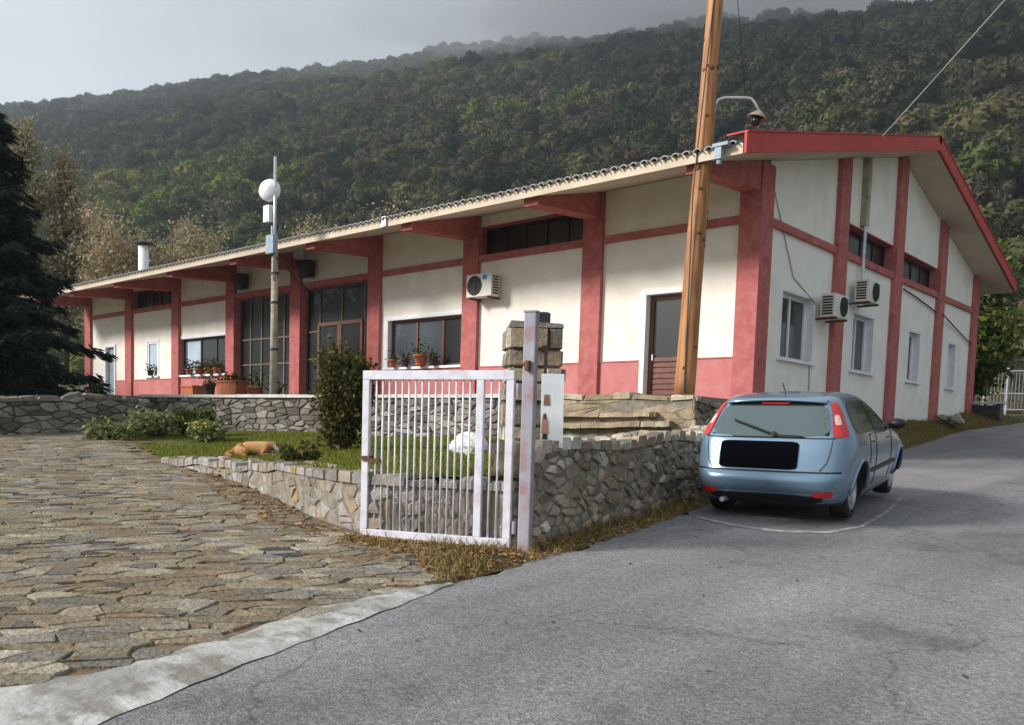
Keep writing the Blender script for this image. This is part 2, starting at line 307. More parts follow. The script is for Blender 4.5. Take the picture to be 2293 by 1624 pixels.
    wn2 = t.nodes.new('ShaderNodeTexNoise'); wn2.inputs['Scale'].default_value = 1.3; wn2.inputs['Detail'].default_value = 3; t.links.new(mw.outputs[0], wn2.inputs['Vector'])
    col_ = mulc(col_, wn2.outputs['Fac'], [(.35, (.80,.80,.80)), (.65, (1.14,1.13,1.12))])
    st2 = noise(1.1, 6, .6); col_ = mulc(col_, st2.outputs['Fac'], [(.30, (.72,.72,.73)), (.42, (1,1,1))])
    t.links.new(col_, b.inputs['Base Color'])
    bu = t.nodes.new('ShaderNodeBump'); bu.inputs['Strength'].default_value = .5; bu.inputs['Distance'].default_value = .008
    t.links.new(fine.outputs['Distance'], bu.inputs['Height']); t.links.new(bu.outputs[0], b.inputs['Normal'])
    return m
M['asphalt'] = asphalt()
def pole_mat():
    m, t, b = nodes('pine_pole'); b.inputs['Roughness'].default_value = .65
    tc = t.nodes.new('ShaderNodeTexCoord'); mp = t.nodes.new('ShaderNodeMapping'); mp.inputs['Scale'].default_value = (9, 9, .7)
    t.links.new(tc.outputs['Object'], mp.inputs['Vector'])
    n = t.nodes.new('ShaderNodeTexNoise'); n.inputs['Scale'].default_value = 1.6; n.inputs['Detail'].default_value = 8; t.links.new(mp.outputs[0], n.inputs['Vector'])
    r = ramp(t, [(.25, (.13,.05,.02)), (.5, (.38,.165,.058)), (.75, (.47,.245,.095))]); t.links.new(n.outputs['Fac'], r.inputs[0])
    n2 = t.nodes.new('ShaderNodeTexNoise'); n2.inputs['Scale'].default_value = 1.3; n2.inputs['Detail'].default_value = 5
    mp2 = t.nodes.new('ShaderNodeMapping'); mp2.inputs['Scale'].default_value = (2, 2, .6); t.links.new(tc.outputs['Object'], mp2.inputs['Vector']); t.links.new(mp2.outputs[0], n2.inputs['Vector'])
    r2 = ramp(t, [(.52, (0,0,0)), (.72, (.75,.75,.75))]); t.links.new(n2.outputs['Fac'], r2.inputs[0])
    x = t.nodes.new('ShaderNodeMix'); x.data_type = 'RGBA'; t.links.new(r2.outputs[0], x.inputs[0]); t.links.new(r.outputs[0], x.inputs[6]); x.inputs[7].default_value = (.07,.03,.012,1)
    t.links.new(x.outputs[2], b.inputs['Base Color'])
    bu = t.nodes.new('ShaderNodeBump'); bu.inputs['Strength'].default_value = .5; t.links.new(n.outputs['Fac'], bu.inputs['Height']); t.links.new(bu.outputs[0], b.inputs['Normal'])
    return m
M['pole'] = pole_mat()
M['knot'] = mat('pole_knot', (.08,.033,.014), (.17,.07,.028), 20., .8)
M['oldwood'] = mat('weathered_grey_wood', (.42,.38,.30), (.26,.22,.16), 5., .85, .3, 20)
M['bark'] = mat('bark', (.10,.075,.05), (.055,.042,.03), 8., .95, .6, 18)
M['paint_car'] = None
# ------------------------------------------------------------------ terrain functions
NH = np.array([-.6944, .7196])
def zg(x, y):
    d = (np.asarray(x)-CAM[0])*NH[0] + (np.asarray(y)-CAM[1])*NH[1]
    e = np.clip(d-18, 0, 16)
    return .054*d + .002*e*e
def gz(x, y): return float(zg(x, y))
def lawn_z(x, y):
    P = np.array([(1.5,-12.5,1.05),(-3.6,-10.8,.92),(-5.9,-10.6,.86),(-9.5,-9.2,.98),(-10,-4.0,1.30),(-12.5,-7.3,1.2),(0,-3.3,1.36),(2.6,-8,1.24),(3,-11.5,1.12),(-3,-7,1.12),(2.2,-6,1.3),(-4,-4,1.32)])
    X = np.stack([np.asarray(x, float).ravel(), np.asarray(y, float).ravel()], 1)
    w = 1/(((X[:,None,:]-P[None,:,:2])**2).sum(2)+.15)**1.5
    return ((w*P[:,2]).sum(1)/w.sum(1)).reshape(np.shape(x))
def lz(x, y): return float(lawn_z(np.array([x]), np.array([y]))[0])
# ------------------------------------------------------------------ ground sheet (polar, to the horizon)
def polar_sheet(name, radii, th, hf, m, close=True):
    V = []; Fc = []; n = len(th)
    for r in radii:
        x = CAM[0]+r*np.cos(th); y = CAM[1]+r*np.sin(th); V.append(np.stack([x, y, hf(x, y, r, th)], 1))
    V = np.concatenate(V)
    for i in range(len(radii)-1):
        for k in range(n if close else n-1):
            k2 = (k+1) % n; Fc.append((i*n+k, i*n+k2, (i+1)*n+k2, (i+1)*n+k))
    return mk(name, V, Fc, m, None, True)
def h_ground(x, y, r, th):
    d = (x-CAM[0])*NH[0]+(y-CAM[1])*NH[1]
    z = zg(x, y)
    z = np.where(d < 0, .054*d, z)
    return np.clip(z, -2.5, 8.2) - .035
th = np.linspace(0, 2*math.pi, 160, endpoint=False)
tag(polar_sheet('ground', [.3]+list(np.geomspace(1.5, 60, 40))+list(np.geomspace(66, 3000, 22)), th, h_ground, M['grass_ground']), kind='structure')
# ------------------------------------------------------------------ road, concrete apron
RE = [(9,-34),(6.6,-26),(5.1,-20),(4.62,-17.5),(4.39,-16.62),(4.16,-15.77),(3.77,-14.06),(3.61,-13.42),(3.45,-11.73),(3.2,-10.0),(3.05,-9.0),(2.75,-7.6),(2.5,-5.5),(2.15,-1),(1.75,3),(1.32,5.68),(.75,12),(.62,15),(1.27,21.03),(2.2,27),(4,40),(8,60)]
re_y = [p[1] for p in RE]; re_x = [p[0] for p in RE]
def road_x(y): return np.interp(y, re_y, re_x)
ys = np.concatenate([np.arange(-34, -18, .8), np.arange(-18, -6, .2), np.arange(-6, 60.1, .6)])
V = []; nc = 16
for k, y in enumerate(ys):
    x0 = road_x(y) + (.05*math.sin(y*4.3)+.04*math.sin(y*11.1+1)+.02*math.sin(y*23) if y > -13 else 0)
    for c in range(nc):
        x = x0 + c*(9.5/(nc-1)); V.append((x, y, gz(x, y)+.004-(.014 if c == 0 else 0)))
Fc = [(i*nc+c, i*nc+c+1, (i+1)*nc+c+1, (i+1)*nc+c) for i in range(len(ys)-1) for c in range(nc-1)]
tag(mk('road', V, Fc, M['asphalt'], None, True), kind='structure')
# apron: pale concrete wedge between paving and asphalt
AP = [(-22,2.6),(-19,3.1),(-17.5,3.42),(-16.72,3.58),(-16.21,3.72),(-15.7,3.6),(-15.24,3.6),(-14.6,3.45),(-13.9,3.52),(-13.3,3.55)]
V = []; ys = np.arange(-22, -13.29, .12); nc = 6
for y in ys:
    xa = np.interp(y, [a[0] for a in AP], [a[1] for a in AP]) + .035*math.sin(y*2.3)+.02*math.sin(y*13)+.012*math.sin(y*31); xb = road_x(y)+.02+.012*math.sin(y*15)
    for c in range(nc):
        x = xa+(xb-xa)*c/(nc-1); V.append((x, y, gz(x, y)+.009+(-.02 if c == 0 else 0)+(-.012 if c == nc-1 else 0)+.002*math.sin(y*5+c)))
Fc = [(i*nc+c, i*nc+c+1, (i+1)*nc+c+1, (i+1)*nc+c) for i in range(len(ys)-1) for c in range(nc-1)]
tag(mk('concrete_apron', V, Fc, M['concrete'], None, True), kind='structure')
# pale worn concrete line on the road around the parking place
pts = [(3.25,-8.62),(3.7,-8.80),(4.25,-8.84),(4.68,-8.45),(4.80,-7.7),(4.62,-6.2),(4.25,-4.2)]
V = []
for i, p in enumerate(pts):
    q = np.array(pts[min(i+1, len(pts)-1)])-np.array(pts[max(i-1, 0)]); q = q/np.linalg.norm(q); nrm = np.array([-q[1], q[0]]); w = (.03, .07, .10, .06, .03, .025, .015)[i]
    for s_ in (-1, 1): a = np.array(p)+nrm*w*s_; V.append((a[0], a[1], gz(*a)+.009))
tag(mk('concrete_strip', V, [(2*i, 2*i+1, 2*i+3, 2*i+2) for i in range(len(pts)-1)], mat('worn_concrete', (.36,.35,.34), (.21,.20,.205), 5., .9, .3, 25, contrast=(.42,.58))), kind='structure')
# ------------------------------------------------------------------ Voronoi stones
def voronoi(P, bbox, k=16):
    P = np.asarray(P); out = []
    D = ((P[:,None,:]-P[None,:,:])**2).sum(2); idx = np.argsort(D, 1)[:,1:k+1]
    x0, y0, x1, y1 = bbox
    for i in range(len(P)):
        poly = [(x0,y0),(x1,y0),(x1,y1),(x0,y1)]; px, py = P[i]
        for j in idx[i]:
            qx, qy = P[j]; mx_, my_ = (px+qx)/2, (py+qy)/2; dx, dy = qx-px, qy-py; new = []
            m_ = len(poly)
            for a in range(m_):
                A = poly[a]; B = poly[(a+1) % m_]
                da = (A[0]-mx_)*dx+(A[1]-my_)*dy; db = (B[0]-mx_)*dx+(B[1]-my_)*dy
                if da <= 0: new.append(A)
                if (da < 0 < db) or (db < 0 < da):
                    t_ = da/(da-db); new.append((A[0]+(B[0]-A[0])*t_, A[1]+(B[1]-A[1])*t_))
            poly = new
            if len(poly) < 3: break
        out.append(np.array(poly) if len(poly) >= 3 else None)
    return out
def voronoi_flat(P, bbox, asp, k=16):   # cells drawn out along the first axis
    sc = np.array([asp, 1.]); x0, y0, x1, y1 = bbox
    return [None if c is None else c/sc for c in voronoi(np.asarray(P)*sc, (x0*asp, y0, x1*asp, y1), k)]
def tidy(poly, mind):
    q = []
    for p in poly:
        if not q or np.linalg.norm(p-q[-1]) > mind: q.append(p)
    if len(q) > 2 and np.linalg.norm(q[0]-q[-1]) < mind: q.pop()
    return np.array(q)
def stone_geo(poly, fmap, th_, gap, rnd, flat=.82):
    """poly (n,2) in the face plane; fmap(u,v,h)->xyz"""
    c = poly.mean(0); size = math.sqrt(max(1e-6, (np.ptp(poly[:,0])*np.ptp(poly[:,1]))))
    sh = max(.5, 1-gap/size*2); base = c+(poly-c)*sh
    base = base + rnd.normal(0, size*.025, base.shape)
    n = len(base); tilt = rnd.normal(0, .10, 2)
    def hh(p, h): return h*(1+tilt[0]*(p[0]-c[0])/size+tilt[1]*(p[1]-c[1])/size)
    V = [fmap(p[0], p[1], -.02) for p in base]
    mid = c+(base-c)*.97; V += [fmap(p[0], p[1], hh(p, th_*.62)) for p in mid]
    top = c+(base-c)*flat; V += [fmap(p[0], p[1], hh(p, th_*(.95+rnd.normal(0, .05)))) for p in top]
    V.append(fmap(c[0], c[1], th_*1.03))
    Fc = []
    for r in range(2):
        for k in range(n): Fc.append((r*n+k, r*n+(k+1) % n, (r+1)*n+(k+1) % n, (r+1)*n+k))
    for k in range(n): Fc.append((2*n+k, 2*n+(k+1) % n, 3*n))
    return V, Fc
def apparent(p):
    v = Vector(p)-Vector(CAM); d = v.dot(CF)
    if d < .5: return 0
    u = 966.87+1948.65*v.dot(CR)/d; w = 1097.45-1948.65*v.dot(CU)/d
    if u < -60 or u > 2353 or w < -60 or w > 1690: return 0
    return 1/d
def emit_stones(stones, name, m, parent, limit=290, rest_name='stone_infill'):
    """stones: list of (V,F,area). largest in view become their own objects"""
    order = sorted(range(len(stones)), key=lambda i: -stones[i][2]*apparent(stones[i][0][-1])**2)
    vis = [i for i in order if apparent(stones[i][0][-1]) > 0][:limit]; sv = set(vis)
    for i in vis: mk(name, stones[i][0], stones[i][1], m, parent)
    mb = MB()
    for i in order:
        if i not in sv: mb.add(stones[i][0], stones[i][1])
    if mb.v:
        o = mk(rest_name, mb.v, mb.f, m, parent); tag(o, kind='stuff')
def jitter_grid(x0, x1, y0, y1, sx, sy, j=.33, rnd=rng):
    P = []; r = 0; y = y0+sy*.3
    while y < y1:
        x = x0+(sx*.5 if r % 2 else 0)
        while x < x1:
            P.append((x+rnd.uniform(-j, j)*sx, y+rnd.uniform(-j, j)*sy)); x += sx*rnd.uniform(.75, 1.35)
        y += sy; r += 1
    return np.array(P)
# ------------------------------------------------------------------ stone-paved driveway
LW = [(1.49,-12.52),(.33,-12.16),(-1.09,-11.63),(-3.61,-10.83),(-5.93,-10.58)]
PV = [(3.3,-19.5),(3.45,-17.5),(3.62,-16.72),(3.74,-16.21),(3.64,-15.5),(3.50,-14.6),(3.50,-13.8),(3.3,-13.1),(2.5,-12.45),(1.6,-12.75),(.33,-12.3),(-1.09,-11.78),(-3.61,-10.98),(-6.1,-10.75),(-8,-10.0),(-10.6,-9.1),(-13.2,-8.3),(-13.7,-14),(-9,-16.5),(-3,-19)]
xs = np.arange(-15, 4.2, .5); ys = np.arange(-20.5, -6.5, .5)
V = [(x, y, gz(x, y)-.012) for y in ys for x in xs]; nx = len(xs); cen = []; Fc = []
for j in range(len(ys)-1):
    for i in range(nx-1):
        Fc.append((j*nx+i, j*nx+i+1, (j+1)*nx+i+1, (j+1)*nx+i)); cen.append((xs[i]+.25, ys[j]+.25))
big = [(a+(.7 if a > 0 else -.7)*.5, b) for a, b in PV]
keep = inpoly(cen, [(4.1,-20.5),(3.9,-13),(3.3,-12),(1.6,-12.2),(-6.1,-10.3),(-13.2,-7.6),(-14.6,-14),(-9,-18),(-3,-20.4)])
drive = tag(mk('driveway', V, [f for f, k in zip(Fc, keep) if k], M['soil'], None, True), kind='structure')
ORG[drive.name] = np.zeros(3)
ra = math.atan2(.694, .719)+.12; ca_, sa_ = math.cos(ra), math.sin(ra)
def toxy(Q): Q = np.asarray(Q); return np.stack([Q[...,0]*ca_-Q[...,1]*sa_, Q[...,0]*sa_+Q[...,1]*ca_], -1)
Q = jitter_grid(-26, 0, -20, 6, .29, .14, .85); P = toxy(Q)
near = np.zeros(len(P), bool)
for ox_ in (-.5, 0, .5):
    for oy_ in (-.5, 0, .5): near |= inpoly(P+np.array([ox_, oy_]), PV)
Q = Q[near]; P = P[near]; inside = inpoly(P, PV)
cells = voronoi_flat(Q, (-30, -25, 4, 10), .14/.29, 14); st = []; rl = np.random.default_rng(3)
for p, c, ins in zip(P, cells, inside):
    if not ins or c is None or np.ptp(c[:,0]) > 1.1 or np.ptp(c[:,1]) > 1.1: continue
    c = tidy(c, .045)
    if len(c) < 3 or rl.random() < .04: continue
    h = rl.uniform(.002, .012)
    def fm(u, v, hh): x, y = u*ca_-v*sa_, u*sa_+v*ca_; return (x, y, gz(x, y)+hh)
    st.append((*stone_geo(c, fm, h, rl.uniform(.002, .014), rl, .92), np.ptp(c[:,0])*np.ptp(c[:,1])))
emit_stones(st, 'paving_stone', M['paving'], drive, 295, 'paving_stone_infill')
# ------------------------------------------------------------------ dry-stone walls
def stone_wall(name, line, zb, zt, thick, m, label, size=(.26,.17), seed=1, cap=True, proud=.05, limit=290, side=1, ends=True, core=None, capm=None):
    """line: xy points, front face on the right-hand side when walking along it (side=1)"""
    rl = np.random.default_rng(seed); line = [np.array(p, float) for p in line]
    seg = [np.linalg.norm(line[i+1]-line[i]) for i in range(len(line)-1)]; cum = np.concatenate([[0], np.cumsum(seg)]); Ltot = cum[-1]
    def at(s):
        i = int(min(len(seg)-1, max(0, np.searchsorted(cum, s)-1))); t_ = (s-cum[i])/seg[i]
        d = (line[i+1]-line[i])/seg[i]; return line[i]+d*seg[i]*t_, np.array([d[1], -d[0]])*side
    mid, _ = at(Ltot/2)
    root = thing(name, (mid[0], mid[1], zb(Ltot/2, *mid)), label, 'wall')
    # core
    ns = max(2, int(Ltot/.3)); V = []
    for k in range(ns+1):
        s_ = Ltot*k/ns; p, nn = at(min(s_, Ltot-1e-4)); a = p; b = p-nn*thick; z0 = zb(s_, *p)-.25; z1 = zt(s_, *p)-.03; a = a+nn*(.02 if core is not None else 0)
        V += [(a[0], a[1], z0), (a[0], a[1], z1), (b[0], b[1], z1), (b[0], b[1], z0)]
    Fc = [(4*k+j, 4*k+4+j, 4*k+4+(j+1) % 4, 4*k+(j+1) % 4) for k in range(ns) for j in range(4)] + [(0,1,2,3), (4*ns+3, 4*ns+2, 4*ns+1, 4*ns)]
    mk('core', V, Fc, core or M['mortar'], root)
    zmax = max(zt(s_, *at(s_)[0]) for s_ in np.linspace(0, Ltot-1e-3, 30)); zmin = min(zb(s_, *at(s_)[0]) for s_ in np.linspace(0, Ltot-1e-3, 30))-.1
    P = jitter_grid(-.2, Ltot+.2, zmin-.1, zmax+.15, size[0], size[1], .62, rl)
    ok = np.array([zb(min(max(q[0], 0), Ltot-1e-3), *at(min(max(q[0], 0), Ltot-1e-3))[0])-.12 < q[1] < zt(min(max(q[0], 0), Ltot-1e-3), *at(min(max(q[0], 0), Ltot-1e-3))[0])-.02 for q in P])
    cells = voronoi_flat(P, (-.3, zmin-.3, Ltot+.3, zmax+.3), size[1]/size[0]); st = []
    for q, c, o in zip(P, cells, ok):
        if not o or c is None: continue
        c = tidy(c, .035); 
        if len(c) < 3: continue
        top = zt(min(max(q[0], 0), Ltot-1e-3), *at(min(max(q[0], 0), Ltot-1e-3))[0]) + rl.normal(0, .025)
        c = c.copy(); c[:,1] = np.minimum(c[:,1], top); c[:,0] = np.clip(c[:,0], -.04, Ltot+.04)
        if np.ptp(c[:,1]) < .04 or np.ptp(c[:,0]) < .04: continue
        def fm(u, v, h):
            p, nn = at(min(max(u, 0), Ltot-1e-4)); ov = u-min(max(u, 0), Ltot)
            d = np.array([-nn[1], nn[0]])*side
            r_ = p+nn*h+d*ov; return (r_[0], r_[1], v)
        st.append((*stone_geo(c, fm, rl.uniform(.35, 1.2)*proud, rl.uniform(.008, .022), rl), np.ptp(c[:,0])*np.ptp(c[:,1])))
    if cap:
        P = jitter_grid(-.1, Ltot+.1, -thick-.05, .07, size[0]*1.25, max(.2, thick/2), .25, rl)
        cells = voronoi(P, (-.15, -thick-.1, Ltot+.15, .10))
        for q, c in zip(P, cells):
            if c is None: continue
            c = tidy(c, .04)
            if len(c) < 3: continue
            up = rl.uniform(.02, .09)
            def fm(u, v, h):
                uu = min(max(u, 0), Ltot-1e-4); p, nn = at(uu); r_ = p+nn*min(v, .06); return (r_[0], r_[1], zt(uu, *p)-.04+h)
            st.append((*stone_geo(c, fm, up+.03, rl.uniform(.01, .025), rl), np.ptp(c[:,0])*np.ptp(c[:,1])*.5))
    emit_stones(st, 'stone', m, root, limit)
    return root
TZ = 2.27
# boundary wall beside the road, from the gate post towards the house corner
stone_wall('boundary_wall', [(3.02,-11.62),(2.75,-10.0),(2.46,-8.14),(2.2,-6.4),(1.6,-4.6),(1.0,-3.3)], lambda s, x, y: gz(x, y), lambda s, x, y: 1.39+.03*s+.03*math.sin(s*2.1), .42, M['stone_wall'],
           'rough fieldstone wall between the gate post and the parked car', (.185,.105), 5, side=1, proud=.055, core=M['mortar_pale'])
# low edging wall holding the lawn
LWt = [(2.95,-11.78),(2.2,-12.05),(1.5,-12.42)]+[(a, b+.02) for a, b in LW[1:]]
def lw_top(s, x, y): return max(gz(x, y)+.05, min(1.04, lz(x, y)+.0+.02*math.sin(s*5)))
stone_wall('lawn_edging_wall', LWt, lambda s, x, y: gz(x, y), lw_top, .34, M['stone_edge'], 'low pale stone edging wall curving along the lawn', (.22,.14), 8, side=-1, proud=.04, core=M['mortar_pale'])
# terrace retaining wall
stone_wall('terrace_wall', [(-16.6,-5.45),(-9.2,-4.2),(-3.0,-3.47)], lambda s, x, y: lz(x, y)-.1, lambda s, x, y: TZ-.05, .5, M['stone_dark'], 'grey stone retaining wall below the long terrace, behind the lawn', (.36,.135), 9, side=1, cap=False)
# left wall that runs towards the viewer under the spruce
def left_top(s, x, y): return 1.98+.05*math.sin(s*1.3)+(.12 if s > 6.3 else 0)
stone_wall('garden_wall', [(-13.75,-15.2),(-13.5,-11),(-13.2,-7.0)], lambda s, x, y: gz(x, y), left_top, .45, M['stone_dark'], 'dark stone garden wall under the spruce at the left edge', (.38,.15), 12, side=1)
# ochre slab wall right of the gate, under the terrace end, with two projecting courses
sw_ = stone_wall('slab_wall', [(-3.0,-3.47),(.25,-3.08)], lambda s, x, y: 1.15, lambda s, x, y: TZ-.02+.02*math.sin(s*4), .5, M['ledge'], 'ochre slab stone wall with two projecting courses below the terrace end', (.70,.13), 21, side=1, proud=.04, core=M['mortar_pale'])
def ledges():
    a = np.array([-3.0,-3.47]); b = np.array([.25,-3.08]); d = (b-a)/np.linalg.norm(b-a); nn = np.array([d[1], -d[0]]); Lt = np.linalg.norm(b-a); rl = np.random.default_rng(22)
    for zl, zr, th_, pr, s1 in ((1.56,1.66,.12,.22,2.9), (1.80,1.84,.10,.17,2.6)):
        s = 0.
        while s < s1-.1:
            l = min(rl.uniform(.8, 1.4), s1-s); n_ = 6; V = []
            for k in range(n_+1):
                u = s+.006+(l-.012)*k/n_; z = zl+(zr-zl)*u/s1+rl.uniform(-.012, .012); p = pr+rl.uniform(-.03, .03)
                for q_, zz in ((-.03, z), (p, z+.015), (p-.02, z+th_), (-.03, z+th_)): r_ = a+d*u+nn*q_; V.append((r_[0], r_[1], zz))
            Fc = [(4*k+j, 4*k+4+j, 4*k+4+(j+1) % 4, 4*k+(j+1) % 4) for k in range(n_) for j in range(4)]+[(0,1,2,3),(4*n_+3,4*n_+2,4*n_+1,4*n_)]
            mk('projecting_slab', V, Fc, M['ledge'], sw_); s += l
ledges()
stone_wall('terrace_end_wall', [(.27,-3.1),(.10,-.08)], lambda s, x, y: 1.1, lambda s, x, y: TZ-.04-.12*s, .4, M['stone_wall'], 'short stone wall closing the terrace at the corner of the hall behind the car', (.3,.16), 23, side=1, cap=True)
# ------------------------------------------------------------------ terrace floor and coping
mb = MB()
T0 = [(-33,-.06),(-33,-6.3),(-16.6,-5.45),(-9.2,-4.2),(.2,-3.06),(-.02,-.06)]
V = [(x, y, TZ) for x, y in T0]+[(x, y, TZ-.35) for x, y in T0]; n = len(T0)
tag(mk('terrace', V, [tuple(range(n))]+[(k, (k+1) % n, n+(k+1) % n, n+k) for k in range(n)], M['terrace']), kind='structure')
def coping(p, q, label):
    p = np.array(p); q = np.array(q); d = (q-p)/np.linalg.norm(q-p); nn = np.array([d[1], -d[0]]); Lt = np.linalg.norm(q-p)
    root = thing('terrace_coping', (p[0], p[1], TZ-.05), label, 'coping'); s = 0; rl = np.random.default_rng(4)
    while s < Lt:
        l = min(rl.uniform(.7, 1.3), Lt-s); a = p+d*(s+.006); b = p+d*(s+l-.006); o = .07+rl.uniform(-.015, .015); t_ = .075+rl.uniform(-.01, .01)
        m_ = MB(); A = a+nn*o; B = b+nn*o; C = b-nn*.3; D = a-nn*.3
        m_.hexa([(A[0],A[1],TZ-.047),(B[0],B[1],TZ-.047),(C[0],C[1],TZ-.047),(D[0],D[1],TZ-.047),(A[0],A[1],TZ-.047+t_),(B[0],B[1],TZ-.047+t_),(C[0],C[1],TZ-.047+t_),(D[0],D[1],TZ-.047+t_)])
        m_.build('coping_slab', M['coping'], root); s += l
coping((-16.6,-5.45), (-9.2,-4.2), 'light coping slabs along the terrace edge left of the shrub')
coping((-9.2,-4.2), (-3.0,-3.47), 'light coping slabs along the terrace edge behind the gate')
# ------------------------------------------------------------------ the hall
hall = thing('hall_building', (0, 0, 1.4), 'long white and salmon red hall with tiled gable roof and deep bracketed eaves', 'building')
ZS, ZBT, ZBB = 3.2175, 6.283, 6.11
B, X0, WC = 4.0, .249, .559
G, Y0, GW = 4.568, .31, .66
YR = Y0+2*G+.0; YB = Y0*2+4*G
def soff(y): return 7.35+.24*y if y <= YR else 7.35+.24*YR-.24*(y-YR)
fc = [(0, .49)]+[(X0+B*i-WC/2, X0+B*i+WC/2) for i in range(1, 9)]
gc = [(0, .62)]+[(Y0+G*i-GW/2, Y0+G*i+GW/2) for i in range(1, 4)]+[(YB-.62, YB)]
WN = -.12
def holed(fr, mb, a0, a1, z0, ztop, holes, n0, n1):
    """wall slab between a0..a1, z0..ztop(a) with rectangular holes (a,b,zl,zh)"""
    cuts = sorted({a0, a1, *[h[0] for h in holes], *[h[1] for h in holes]})
    for c0, c1 in zip(cuts[:-1], cuts[1:]):
        hs = [h for h in holes if h[0] <= c0+1e-6 and h[1] >= c1-1e-6]
        z = z0
        for h in sorted(hs, key=lambda h: h[2]):
            if h[2] > z+1e-6: fr.box(mb, c0, c1, n0, n1, z, h[2])
            z = h[3]
        if ztop(c0) > z+1e-6 or ztop(c1) > z+1e-6: fr.box(mb, c0, c1, n0, n1, z, ztop(c0), ztop(c1))
def window(fr, a0, a1, z0, z1, depth, mull=(), trans=(), frame=M['wood'], pane=M['glass'], sill=True, reveal=M['white'], fw=.07, label=None, trim=True, wn=WN, name='window'):
    """opening a0..a1; reveal lining is the part, with frame, panes and sill below it"""
    mb = MB(); t_ = .03; b = -depth
    fr.box(mb, a0-.002, a0+t_, b, wn+.012, z0, z1); fr.box(mb, a1-t_, a1+.002, b, wn+.012, z0, z1)
    fr.box(mb, a0+t_, a1-t_, b, wn+.012, z1-t_, z1+.002)
    if trim:
        w_ = .09
        fr.box(mb, a0-w_, a0-.002, wn-.05, wn+.02, z0-.0, z1+w_); fr.box(mb, a1+.002, a1+w_, wn-.05, wn+.02, z0-.0, z1+w_); fr.box(mb, a0-.002, a1+.002, wn-.05, wn+.02, z1+.002, z1+w_)
    o = mb.build(name, reveal, hall)
    if label: o['label'] = label
    f = MB(); i0, i1, j0, j1 = a0+t_, a1-t_, z0, z1-t_
    fr.box(f, i0, i0+fw, b+.02, b+.09, j0, j1); fr.box(f, i1-fw, i1, b+.02, b+.09, j0, j1); fr.box(f, i0+fw, i1-fw, b+.02, b+.09, j1-fw, j1); fr.box(f, i0+fw, i1-fw, b+.02, b+.09, j0, j0+fw)
    A = [i0+fw]+[a0+(a1-a0)*m_ for m_ in mull]+[i1-fw]; Z = [j0+fw]+[z0+(z1-z0)*m_ for m_ in trans]+[j1-fw]
    for m_ in A[1:-1]: fr.box(f, m_-.035, m_+.035, b+.022, b+.085, j0+fw, j1-fw)
    for m_ in Z[1:-1]: fr.box(f, i0+fw, i1-fw, b+.024, b+.08, m_-.025, m_+.025)
    f.build('frame', frame, o)
    for p in range(len(A)-1):
        for q in range(len(Z)-1):
            g_ = MB(); fr.box(g_, A[p]+.01, A[p+1]-.01, b+.035, b+.05, Z[q]+.01, Z[q+1]-.01)
            g_.build('pane', pane if not isinstance(pane, list) else pane[p % len(pane)], o)
    if sill:
        s_ = MB(); fr.box(s_, a0-.12, a1+.12, b, wn+.09, z0-.07, z0); s_.build('sill', M['white'], o)
    return o
# facade bays
fh = {i: [] for i in range(8)}; fu = {i: [] for i in range(8)}
fh[0] = [(1.62, 2.75, TZ, 4.80)]
fh[2] = [(fc[2][1], 11.70, 3.32, 4.78)]
fh[3] = [(fc[3][1], fc[4][0], TZ, ZBB)]; fh[4] = [(fc[4][1], fc[5][0], TZ, ZBB)]
fh[5] = [(fc[5][1], 24.02, 3.36, 4.84)]
fh[6] = [(25.82, 26.72, 3.38, 4.84)]
fh[7] = [(29.69, 30.57, TZ, 4.79)]
fu[1] = [(fc[1][1], fc[2][0], ZBT, 7.06)]; fu[6] = [(fc[6][1], fc[7][0], ZBT, 7.06)]
for i in range(8):
    a0, a1 = fc[i][1], fc[i+1][0]
    low = MB(); base = MB(); up = MB()
    holed(FA, low, a0, a1, ZS, lambda a: ZBB, [(h[0], h[1], max(h[2], ZS), h[3]) for h in fh[i]], -.42, WN)
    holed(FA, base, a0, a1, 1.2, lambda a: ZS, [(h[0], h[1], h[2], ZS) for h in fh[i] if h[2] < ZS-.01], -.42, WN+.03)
    holed(FA, up, a0, a1, ZBT, lambda a: soff(-WN)-.01, fu[i], -.42, WN)
    if low.v: low.build('wall_panel', M['cream'], hall)
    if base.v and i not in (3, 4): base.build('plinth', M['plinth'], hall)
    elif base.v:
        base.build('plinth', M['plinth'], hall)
    up.build('upper_wall_panel', M['cream'], hall)
    if i not in (3, 4):
        bl = MB(); hs = [h for h in fh[i] if h[2] < ZS-.01]
        ed_ = [a0]+[v for h in hs for v in (h[0]-.09, h[1]+.09)]+[a1]
        for b0, b1 in zip(ed_[::2], ed_[1::2]): bl = MB(); FA.box(bl, b0, b1, WN, WN+.045, ZS+.001, ZS+.035); bl.build('plinth_band', M['red'], hall)
    bm_ = MB(); FA.box(bm_, a0, a1, -.42, -.035, ZBB, ZBT); bm_.build('beam', M['red'], hall)
